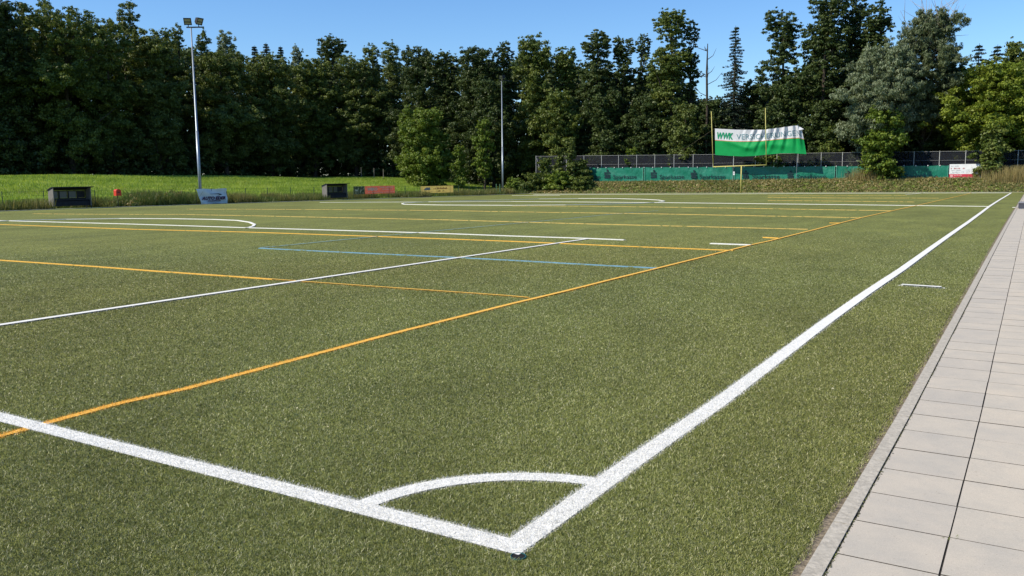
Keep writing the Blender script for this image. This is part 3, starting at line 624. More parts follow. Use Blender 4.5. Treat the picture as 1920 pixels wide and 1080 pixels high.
def dugout(uf0, uf1, us, vt, vb, lab, X=XL-.9):
    a = atX(uf0, vb, X); b_ = atX(uf1, vb, X); y0, y1 = a[1], b_[1]; zt = atX((uf0+uf1)/2, vt, X)[2]; zg = float(H(X-.4, (y0+y1)/2))-.08
    # depth so that the side panel spans to pixel us
    dp = .6
    for _ in range(30):
        if proj((X-dp, y0, zt))[0] > us: dp += .05
    hh = zt-zg; rt = empty('dugout', (X, y0, zg)); tag(rt, lab, 'dugout', 'team dugouts along the meadow side')
    zb_ = zg+.17*hh
    for yy in (y0, y1-.05):
        m = MB(); m.add([(X, yy, zb_), (X-dp, yy, zb_), (X-dp, yy, zt-.18), (X-dp*.15, yy, zt), (X, yy, zt), (X, yy+.05, zb_), (X-dp, yy+.05, zb_), (X-dp, yy+.05, zt-.18), (X-dp*.15, yy+.05, zt), (X, yy+.05, zt)],
              [(0, 1, 2, 3, 4), (9, 8, 7, 6, 5), (0, 5, 6, 1), (1, 6, 7, 2), (2, 7, 8, 3), (3, 8, 9, 4), (4, 9, 5, 0)]); m.build('side_panel', MT['grey'], rt)
    m = MB(); m.add([(X+.14, y0-.06, zt+.004), (X+.14, y1+.14, zt+.004), (X-dp*.15, y1+.14, zt+.004), (X-dp*.15, y0-.06, zt+.004), (X-dp-.04, y0-.06, zt-.19), (X-dp-.04, y1+.14, zt-.19)]+
                    [(X+.14, y0-.06, zt+.054), (X+.14, y1+.14, zt+.054), (X-dp*.15, y1+.14, zt+.054), (X-dp*.15, y0-.06, zt+.054), (X-dp-.04, y0-.06, zt-.14), (X-dp-.04, y1+.14, zt-.14)],
                    [(3, 2, 1, 0), (4, 5, 2, 3), (6, 7, 8, 9), (9, 8, 11, 10), (0, 1, 7, 6), (5, 4, 10, 11), (1, 2, 8, 7), (2, 5, 11, 8), (3, 0, 6, 9), (4, 3, 9, 10)]); m.build('roof', MT['black'], rt)
    m = MB(); m.abox(X-dp+.02, X-dp+.06, y0+.05, y1-.05, zb_, zb_+.36*hh); bk = m.build('back_panel', MT['black'], rt)
    n_ = 4; wz = (y1-y0-.1)/n_
    for k in range(n_):
        m = MB(); m.abox(X-dp+.02, X-dp+.05, y0+.05+wz*k+.05, y0+.05+wz*(k+1)-.05, zb_+.36*hh+.01, zt-.27); m.build('pane', MT['pane'] if k < 3 else MT['black'], rt)
    m = MB()
    for k in range(n_+1):
        yy = y0+.05+wz*k; m.abox(X-dp+.06, X-dp+.11, max(yy-.05, y0+.052), min(yy+.05, y1-.052), zb_+.36*hh, zt-.2)
    m.abox(X-dp+.02, X-dp+.058, y0+.051, y1-.051, zt-.268, zt-.2); m.build('frame', MT['black'], rt)
    m = MB(); m.abox(X-dp+.115, X-.12, y0+.055, y1-.055, zb_+.22*hh, zb_+.25*hh); m.abox(X-.17, X-.12, y0+.055, y1-.055, zb_+.02, zb_+.219*hh+.08*hh-.0); m.build('bench', MT['black'], rt)
    for yy, xx in ((y0+.003, X-.06), (y1-.053, X-.06), (y0+.003, X-dp+.01), (y1-.053, X-dp+.01)):
        m = MB(); m.abox(xx, xx+.05, yy, yy+.05, zg-.1, zb_-.002); m.build('leg', MT['dark'], rt)
dugout(101.5, 172.5, 90.5, 351.5, 387, 'nearer dark team dugout with a grey side wall at the left of the pitch')
dugout(613.5, 652, 605.5, 345.2, 373.5, 'farther dark team dugout between the white banner and the red banner')

# red box on a post
X = XL-1.0; pb = atX(222, 387, X); zg = float(H(X, pb[1])); zt = atX(222, 354.5, X)[2]; z1 = atX(222, 367, X)[2]
rb = empty('waste_bin', (X, pb[1], zg)); tag(rb, 'small red box with a rounded top on a thin post right of the nearer dugout', 'box on post')
m = MB(); hw = .20; prof = [(-hw, z1), (hw, z1), (hw, zt-.14)]+[(hw*math.cos(t), zt-.14+.14*math.sin(t)) for t in np.linspace(.25, math.pi-.25, 7)]+[(-hw, zt-.14)]
nv = len(prof); m.add([(X+.15, pb[1]+a, z) for a, z in prof]+[(X-.15, pb[1]+a, z) for a, z in prof], [tuple(range(nv)), tuple(range(nv, 2*nv))[::-1]]+[(k, nv+k, nv+(k+1) % nv, (k+1) % nv) for k in range(nv)]); m.build('bin_body', MT['red'], rb)
m = MB(); m.abox(X+.151, X+.156, pb[1]-.10, pb[1]+.10, zt-.26, zt-.19); m.build('slot', MT['dark'], rb)
m = MB(); m.tube([(X, pb[1], zg-.1), (X, pb[1], z1)], .03, 6); m.build('post', MT['dark'], rb)

# white banner
X = XL-.75; NX = np.array([1., 0, 0])
O, U1, w, h = px_frame(X=X, u0=369.5, u1=426.5, v0=354.5, v1=382.8)
wk = empty('banner', O); tag(wk, 'white car dealer banner with dark lettering at the foot of the tall floodlight', 'banner')
MT['bw'] = simple('bluish_white_tarp', (.52, .60, .68), .5, .1, 2, .4); MT['bi'] = simple('purple_ink', (.05, .008, .055), .6, .1, 2); MT['bk'] = simple('dark_ink', (.012, .015, .03), .6, .1, 2)
def tarp(s, t):                                     # pinched lower left corner
    x = w*(s+(1-t)*(1-s)*.13); y = h*t-.05*h*(1-s)*(1-t)*0; return O+U1*x+UP*(y+.02*math.sin(s*9)*t)+NX*(.03*math.sin(s*14+t*4)+.03*math.sin(t*9+s*5))
Vt = [tarp(i_/30, k/12)-O for i_ in range(31) for k in range(13)]
mesh_np('tarp', Vt, [(i_*13+k, (i_+1)*13+k, (i_+1)*13+k+1, i_*13+k+1) for i_ in range(30) for k in range(12)], MT['bw'], wk, smooth=True)
text_on('lettering', 'AUTO EDER', O, U1, UP, NX*.075, w*.14, w*.93, h*.27, h*.20, MT['bi'], wk, bold=.05, shear=.25)
text_on('lettering', 'KOLBERMOOR', O, U1, UP, NX*.075, w*.33, w*.76, h*.14, h*.09, MT['bi'], wk, bold=.03, shear=.2)
m = MB(); sw = [(.42, .66), (.70, .68), (.83, .605), (.64, .52), (.74, .60), (.68, .635), (.42, .645)]
m.add([O+U1*a*w+UP*b_*h+NX*.075 for a, b_ in sw], [(0, 1, 5, 6), (1, 2, 4, 5), (2, 3, 4)]); m.build('swoosh', MT['bk'], wk)
m = MB(); m.add([O+U1*a*w+UP*b_*h+NX*.075 for a, b_ in ((.34, .07), (.55, .025), (.80, .02), (.55, .055))], [(0, 1, 2, 3)]); m.build('underline', MT['bk'], wk)
for e in (.0, .5, 1.0):
    m = MB(); p = O+U1*w*e-NX*.06; m.tube([(p[0], p[1], float(H(p[0], p[1]))-.1), (p[0], p[1], O[2]+h+.02)], .025, 6); m.build('stake', MT['dark'], wk)
m = MB(); m.tube([O+UP*h*.85-NX*.06, O-U1*1.8-NX*.3+UP*.02], .01, 4); m.tube([O+U1*w+UP*h*.85-NX*.06, O+U1*(w+1.4)-NX*.3+UP*.02], .01, 4); m.build('guy_rope', MT['rope'], wk)

# red banner and yellow banner on the low fence
MT['cream'] = simple('cream_print', (.62, .48, .40), .6, .1, 2)
X = XF+.10
O, U1, w, h = px_frame(X=X, u0=664, u1=740.5, v0=349.5, v1=364.5)
r_ = empty('banner', O); tag(r_, 'faded red furniture store banner with a photo panel at its left, on the low fence', 'banner')
m = MB(); q2(m, O, U1, NX*0, w*.255, w, 0, h); m.build('tarp', MT['rb'], r_)
text_on('lettering', 'WEKO', O, U1, UP, NX*.01, w*.31, w*.56, h*.44, h*.34, MT['cream'], r_, bold=.06)
m = MB(); words(m, O, U1, NX*.012, w*.61, w*.96, h*.74, h*.17, 21); words(m, O, U1, NX*.012, w*.66, w*.96, h*.50, h*.11, 22); words(m, O, U1, NX*.012, w*.33, w*.96, h*.12, h*.12, 23, .5); m.build('small_print', MT['cream'], r_)
mp, n, b = newmat('photo_panel_print', .6, .2); t = noise(n, 3.5, 3, .6); r2 = ramp(n, t.outputs[0], [(.40, (.06, .08, .04)), (.5, (.20, .19, .12)), (.58, (.50, .50, .38))]); r2.color_ramp.interpolation = 'CONSTANT'; n.links.new(r2.outputs[0], b.inputs['Base Color'])
m = MB(); m.box(O, U1*w*.25, -NX*.02, UP*h); m.build('photo_panel', mp, r_)
O, U1, w, h = px_frame(X=X, u0=789, u1=850, v0=349.3, v1=362.5)
r_ = empty('banner', O); tag(r_, 'yellow banner with reddish and black print on the low fence', 'banner')
m = MB(); q2(m, O, U1, NX*0, 0, w, 0, h); m.build('tarp', MT['yb'], r_)
m = MB(); words(m, O, U1, NX*.01, w*.34, w*.80, h*.52, h*.28, 31, .15); m.build('red_print', simple('orange_red_print', (.46, .18, .07), .6, .1, 2), r_)
m = MB(); words(m, O, U1, NX*.01, w*.48, w*.72, h*.16, h*.22, 32, .2); q2(m, O, U1, NX*.01, w*.04, w*.28, h*.06, h*.12); m.build('black_print', simple('olive_black_print', (.07, .06, .02), .6, .1, 2), r_)
m = MB(); m.add([O+U1*a*w+UP*b_*h+NX*.01 for a, b_ in ((.08, .42), (.28, .42), (.28, .80), (.15, .80))], [(0, 1, 2, 3)]); m.build('grey_emblem', simple('grey_violet_print', (.26, .25, .27), .6, .1, 2), r_)

# floodlights
def floodlight(u, vb, ut, vt, X, lab, sc, heads):
    y0 = atX(u, vb, X)[1]; zg = float(H(X, y0)); top = atX(ut, vt, X)[2]
    rt = empty('floodlight', (X, y0, zg)); tag(rt, lab, 'floodlight', 'floodlight masts behind the left side of the pitch')
    m = MB(); zm = zg+(top-zg)*.42; m.tube([(X, y0, zg-.2), (X, y0, zm)], [.125*sc, .115*sc], 14); m.tube([(X, y0, zm), (X, y0, zm+.02), (X, y0, top)], [.118*sc, .09*sc, .05*sc], 14); m.build('mast', MT['steel'], rt, True)
    Rr = np.array([R0[0], R0[1], 0]); Rr /= np.linalg.norm(Rr); Ff = np.array([-Rr[1], Rr[0], 0])
    c = np.array([X, y0, top])
    m = MB(); m.box(c-Rr*.35*sc-Ff*.05, Rr*1.35*sc, Ff*.1, UP*.09); m.build('crossarm', MT['dark'], rt)
    for off, yawd, tilt in heads:
        d = Rr*math.sin(R(yawd))-Ff*math.cos(R(yawd)); s_ = np.array([-d[1], d[0], 0]); d2 = d*math.cos(R(tilt))-UP*math.sin(R(tilt)); up = np.cross(s_, d2); up = up if up[2] > 0 else -up
        cc = c+Rr*off*sc+UP*.52*sc; hw_, hh_ = .29*sc, .28*sc
        fr_ = [cc+s_*a*hw_+up*b_*hh_+d2*.12 for a, b_ in ((-1, -1), (1, -1), (1, 1), (-1, 1))]; bk = [cc+s_*a*hw_*.6+up*b_*hh_*.6-d2*.22 for a, b_ in ((-1, -1), (1, -1), (1, 1), (-1, 1))]
        m = MB(); m.add(fr_+bk, [(4, 5, 6, 7), (0, 1, 5, 4), (1, 2, 6, 5), (2, 3, 7, 6), (3, 0, 4, 7)]); hd = m.build('lamp', MT['dark'], rt)
        m = MB(); gl = [cc+s_*a*hw_*.86+up*b_*hh_*.84+d2*.124 for a, b_ in ((-1, -1), (1, -1), (1, 1), (-1, 1))]; m.add(gl, [(0, 1, 2, 3)]); 
        m.build('glass', MT['lampglass'], hd)
        m = MB()
        for q_ in (-.84, -.1, .84): p_ = cc+up*hh_*q_+d2*.135; m.box(p_-s_*hw_-up*.025, s_*2*hw_, up*.05, d2*.02)
        m.box(cc-s_*hw_+d2*.121-up*hh_, s_*.05, up*2*hh_, d2*.03); m.box(cc+s_*(hw_-.05)+d2*.121-up*hh_, s_*.05, up*2*hh_, d2*.03)
        m.build('louvre', MT['dark'], hd)
        m = MB(); m.tube([cc-up*hh_*.7, np.array([cc[0], cc[1], top+.05])], .035, 6); m.build('bracket', MT['dark'], rt)
floodlight(377, 383, 368.5, 54, XL-2.0, 'tall floodlight mast with two lamps behind the white banner', 1.0, [(-.22, 8, 28), (.62, 62, 25)])
floodlight(943, 362, 941, 152, XL-2.6, 'farther, thinner floodlight mast behind the bramble mound', .95, [(-.05, 10, 20), (.22, -80, 20)])

# ---------------------------------------------------------------- vegetation
LM = dict(
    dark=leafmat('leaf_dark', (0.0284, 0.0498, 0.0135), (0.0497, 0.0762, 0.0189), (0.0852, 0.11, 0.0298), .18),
    mid=leafmat('leaf_mid', (0.0539, 0.0849, 0.0158), (0.0934, 0.1306, 0.0259), (0.1659, 0.1926, 0.0432), .22),
    olive=leafmat('leaf_olive', (0.0598, 0.0868, 0.0178), (0.0986, 0.1316, 0.0304), (0.1569, 0.1869, 0.0507), .22),
    lime=leafmat('leaf_lime', (0.0865, 0.125, 0.0121), (0.1398, 0.1875, 0.0194), (0.2197, 0.2568, 0.0363), .25),
    bright=leafmat('leaf_bright', (0.0636, 0.1077, 0.0131), (0.1128, 0.1695, 0.0218), (0.1819, 0.2297, 0.0349), .25),
    silver=leafmat('leaf_silver', (0.0944, 0.1257, 0.0678), (0.1525, 0.1922, 0.1084), (0.2396, 0.2735, 0.1695), .2),
    willow=leafmat('leaf_willow', (.065, .088, .040), (.105, .135, .066), (.165, .190, .105), .22),
    spruce=leafmat('needle', (.010, .021, .012), (.018, .033, .018), (.034, .050, .026), .05),
    dry=leafmat('dry_weed', (.075, .115, .028), (.165, .165, .055), (.36, .28, .13), .25),
    meadow=leafmat('meadow_grass', (0.1484, 0.2245, 0.0354), (0.2375, 0.3407, 0.053), (0.3759, 0.4489, 0.0974), .35),
)
def leaves(C_, Rr, n_each, ll, lw, g, flat=.6, droop=0., tintc=None, up=.35):
    nC = len(C_); idx = np.repeat(np.arange(nC), n_each); n = len(idx)
    d = g.normal(size=(n, 3)); d /= np.linalg.norm(d, axis=1)[:, None]
    rr = Rr[idx]*g.uniform(.35, 1.12, n)
    P = C_[idx]+d*rr[:, None]*np.array([1, 1, flat])
    nr = d*.9+g.normal(size=(n, 3))*.55+np.array([0, 0, up]); nr /= np.linalg.norm(nr, axis=1)[:, None]
    a = np.cross(nr, g.normal(size=(n, 3))); 
    if droop: a = a*(1-droop)+np.array([0, 0, -droop*1.5])+.2*d*droop; a -= nr*np.sum(a*nr, 1)[:, None]
    a /= (np.linalg.norm(a, axis=1)[:, None]+1e-9); b = np.cross(nr, a)
    s_ = g.uniform(.65, 1.35, n)[:, None]
    V = np.stack([P-a*ll/2*s_, P+b*lw/2*s_, P+a*ll/2*s_, P-b*lw/2*s_], 1).reshape(-1, 3)
    tc = (tintc if tintc is not None else g.uniform(.1, .9, nC))[idx]
    return V, np.arange(4*n).reshape(-1, 4), np.clip(tc+g.normal(0, .20, n), 0, 1)
PROF = {
    'broad': (.10, lambda t: np.sin(np.pi*np.clip(.12+.88*t, 0, 1)**.85)**.55),
    'tall': (.16, lambda t: (.78+.22*np.sin(np.pi*np.clip(t*1.1, 0, 1)))*np.clip(1-t**2.6, 0, 1)**.6),
    'birch': (.12, lambda t: (np.clip(1-t**1.25, 0, 1)**.85)*.95+.05),
    'willow': (.10, lambda t: np.sin(np.pi*np.clip(.14+.86*t, 0, 1)**.95)**.6),
    'round': (.08, lambda t: np.sin(np.pi*np.clip(.16+.84*t, 0, 1)**.9)**.5),
    'column': (.06, lambda t: .9*np.sin(np.pi*np.clip(.10+.88*t, 0, 1)**.7)**.6),
    'bush': (.0, lambda t: np.clip(1-t**1.8, 0, 1)**.5),
}
def make_tree(base, Ht, Wd, kind, mat, seed, dist, dens=1., gaps=0., bark='bark', t0=None, dead=0):
    g = np.random.default_rng(seed); parts = []
    px = dist/857.                                     # size of a picture dot at that distance
    if kind == 'spruce':
        nt_ = int(Ht/.42); Vs = []; Fs = []; Ts = []; off = 0; mb = MB(); mb.tube([(0, 0, -.3), (0, 0, Ht*1.0)], [.02*Ht*.9, .02], 7)
        Cs = []; Rs = []
        for k in range(nt_):
            t = .12+.875*k/nt_; z = Ht*t; rad = Wd/2*(1-t)**.8*g.uniform(.75, 1.15)+.15; nb = max(6, int(13*(1-t)+4))
            for j in range(nb):
                if g.random() < gaps*.6: continue
                if j == 0: Cs.append((0, 0, z)); Rs.append(.12+.3*min(1, (1-t)*6))
                th = g.uniform(0, 2*math.pi); L = rad*g.uniform(.6, 1.2); st = max(2, int(L/.35))
                for q in range(st):
                    f = (q+1)/st; Cs.append((math.cos(th)*L*f, math.sin(th)*L*f, z-.34*L*f+.12*L*f*f+.15)); Rs.append(.30*(1.15-.5*f))
                if L > 1: mb.tube([(0, 0, z), (math.cos(th)*L*.9, math.sin(th)*L*.9, z-.2*L)], [.04, .012], 4, caps=False)
        C_ = np.array(Cs); Rr = np.array(Rs)
        V, Fc, T = leaves(C_, Rr, max(4, int(15*dens)), max(.22, 1.6*px), max(.08, .7*px), g, .45, up=.1)
        return mb, V, Fc, T
    tb, prof = PROF[kind]; tb = tb if t0 is None else t0
    ph = g.uniform(0, 6.28, 8)
    def lobe(th, t): return 1+.16*np.sin(2*th+ph[0]+3*t)+.13*np.sin(3*th+ph[1]-7*t)+.12*np.sin(9*t+ph[2]+th)+.09*np.sin(15*t+ph[3]-2*th)
    rc = np.clip(Wd*.062, .26, .58)*(.85 if kind in ('tall', 'birch', 'willow') else 1.)
    # the crown is a union of bulging lobes carried by the limbs
    K = {'broad': 15, 'tall': 17, 'birch': 15, 'willow': 18, 'round': 16, 'column': 11, 'bush': 15}[kind]
    lt = np.linspace(0, 1, K)**.9; lt[1:-1] += g.normal(0, .05, K-2); lt = np.clip(lt, 0, 1)
    lrz = Ht*(1-tb)*g.uniform(.10, .16, K)*(1.1-.35*lt)
    lx = prof(np.clip(lt*.90, 0, 1))*Wd/2; la = ph[5]+np.arange(K)*2.4+g.normal(0, .5, K)
    lr = np.clip(lx*g.uniform(.48, .72, K), Wd*(.15 if kind == 'birch' else .235), None); lo = np.maximum(lx*g.uniform(.82, 1.12, K)-lr, 0)
    LC = np.stack([lo*np.cos(la), lo*np.sin(la), Ht*(tb+(1-tb)*lt)], 1); LC[:, 2] = np.minimum(LC[:, 2], Ht-lrz*.85); LC[:, 2] = np.maximum(LC[:, 2], tb*Ht+lrz*.6)
    LC = np.concatenate([LC, np.stack([np.zeros(4), np.zeros(4), Ht*(tb+(1-tb)*np.array([.2, .42, .62, .78]))], 1)]); lr = np.concatenate([lr, prof(np.array([.2, .42, .62, .78]))*Wd*.27]); lrz = np.concatenate([lrz, np.full(4, Ht*(1-tb)*.15)])
    sa = lr*(lr+2*lrz); nc = int(np.clip(sa.sum()*2.6/(rc*rc*3.6)*(1-gaps*.8), 40, 1100))
    li = g.choice(len(lr), nc, p=sa/sa.sum()); dv = g.normal(size=(nc, 3)); dv /= np.linalg.norm(dv, axis=1)[:, None]; rf = (g.random(nc)**.33)[:, None]
    C_ = LC[li]+dv*rf*np.stack([lr[li], lr[li], lrz[li]], 1)
    C_[:, 2] = np.clip(C_[:, 2], rc*.4, Ht-rc*.3)
    Rr = rc*g.uniform(.6, 1.4, nc)*(1.1-.35*C_[:, 2]/Ht)
    # drop clumps that hang alone in the air
    dm = np.linalg.norm(C_[:, None, :]-C_[None, :, :], axis=2); dm.sort(axis=1); kp_ = dm[:, 3] < 2.1*rc; C_ = C_[kp_]; Rr = Rr[kp_]; nc = len(C_)
    # wispy outer sprays break the outline
    ns = int(nc*.5); pick = g.integers(0, nc, ns); dd = C_[pick]-np.array([0, 0, Ht*.5]); dd /= np.linalg.norm(dd, axis=1)[:, None]
    Sx = C_[pick]+dd*Rr[pick][:, None]*g.uniform(.7, 1.5, (ns, 1)); C_ = np.concatenate([C_, Sx]); Rr = np.concatenate([Rr, rc*g.uniform(.25, .5, ns)])
    ll, lw = (.24, .15) if kind not in ('willow', 'birch') else ((.30, .08) if kind == 'willow' else (.20, .12))
    k_ = max(1., 1.35*px/ll); ll *= k_; lw *= min(k_*1.1, 1.6)
    leaf_a = ll*lw*.5; n_each = np.maximum((Rr**2*12*1.15*dens/leaf_a*.42).astype(int), 5)
    ci = np.repeat(np.arange(len(C_)), 1)
    Vs = []; Ts = []; 
    # variable leaves per clump
    idx = np.repeat(np.arange(len(C_)), n_each)
    V, Fc, T = leaves(C_[idx], Rr[idx], 1, ll, lw, g, .62 if kind != 'tall' else .42, droop=.55 if kind == 'willow' else 0, tintc=g.uniform(.15, .85, len(C_))[idx])
    mb = MB(); tr = max(.05, Ht*.018); bend = g.normal(0, .02*Ht, 2)
    top = .86 if kind != 'bush' else .5
    def tp(f): return np.array([bend[0]*math.sin(f*3), bend[1]*math.sin(f*2.3), Ht*f])
    mb.tube([(0, 0, -.3)]+[tp(f) for f in np.linspace(.03, top, 7)], [tr*1.25]+list(np.linspace(tr, tr*.18, 7)), 7)
    nl = 16 if kind != 'bush' else 7
    for j in g.choice(nc, min(nl, nc), replace=False):
        c = C_[j]; f = max(.08, min(top-.05, c[2]/Ht-.12-.1*g.random())); a = tp(f); mid = (a+c)/2+np.array([0, 0, -.05*Ht*g.random()])
        mb.tube([a, mid, c], [tr*.42*(1-f*.5), tr*.26*(1-f*.4), .02], 5, caps=False)
    return mb, V, Fc, T
def dead_limbs(mb, base_z, n, L, g, r0=.07, spread=.5, cx=0, cy=0):
    for k in range(n):
        p = np.array([cx+g.normal(0, .3), cy+g.normal(0, .3), base_z]); d = np.array([g.normal(0, spread), g.normal(0, spread*.6), 1.]); d /= np.linalg.norm(d)
        l_ = L*g.uniform(.5, 1.1); pts = [p+d*l_*f+np.array([g.normal(0, .12), g.normal(0, .12), 0])*(f > 0) for f in (0, .35, .7, 1)]
        mb.tube(pts, [r0, r0*.7, r0*.45, r0*.2], 5, caps=False)
        for q in range(4):
            f = g.uniform(.35, .95); a = p+d*l_*f; e = d+g.normal(0, .7, 3); e /= np.linalg.norm(e); mb.tube([a, a+e*l_*.25+UP*.05, a+e*l_*.38+UP*.18], [r0*.4, r0*.25, r0*.12], 4, caps=False)
def place(px_, top, dist, wpx, kind, mat, label, cat='tree', group=None, seed=0, name=None, bottom=None, **kw):
    P = atD(px_, 300, dist); gz_ = float(H(P[0], P[1])); zt = atD(px_, top, dist)[2]; Ht = zt-gz_; Wd = wpx*dist*math.hypot(1, (px_-960)/FPX)/FPX
    dead = kw.pop('deadtop', None); bark = kw.pop('bark', 'bark')
    mb, V, Fc, T = make_tree(P, Ht, Wd, kind, mat, seed*37+5, dist, **kw)
    if name is None: name = {'spruce': 'spruce_tree', 'birch': 'birch_tree', 'willow': 'willow_tree', 'bush': 'bush'}.get(kind, 'deciduous_tree')
    rt = empty(name, (P[0], P[1], gz_)); tag(rt, label, cat, group)
    if dead is not None:
        md = MB(); dead_limbs(md, Ht*dead[0], dead[1], dead[2], np.random.default_rng(seed+9), *dead[3:])
        o = md.build('dead_branches', MT['palebark'], None); o.parent = rt
    o = mb.build('trunk' if kind != 'bush' else 'stem', MT[bark], None); o.parent = rt
    o = mesh_np('crown' if kind != 'bush' else 'foliage', V, Fc, LM[mat], rt, attr={'tint': T})
    return rt
def dedge(px_, back=0.):
    D = ray(px_, 300); az = math.atan2(D[0], D[1])
    dX = (CAM[0]+98+back)/max(-math.sin(az), 1e-3); dY = (103.5+back-CAM[1])/math.cos(az); return min(dX, dY)
GL = 'trees of the left forest edge'; GR = 'tall trees behind the green banners'
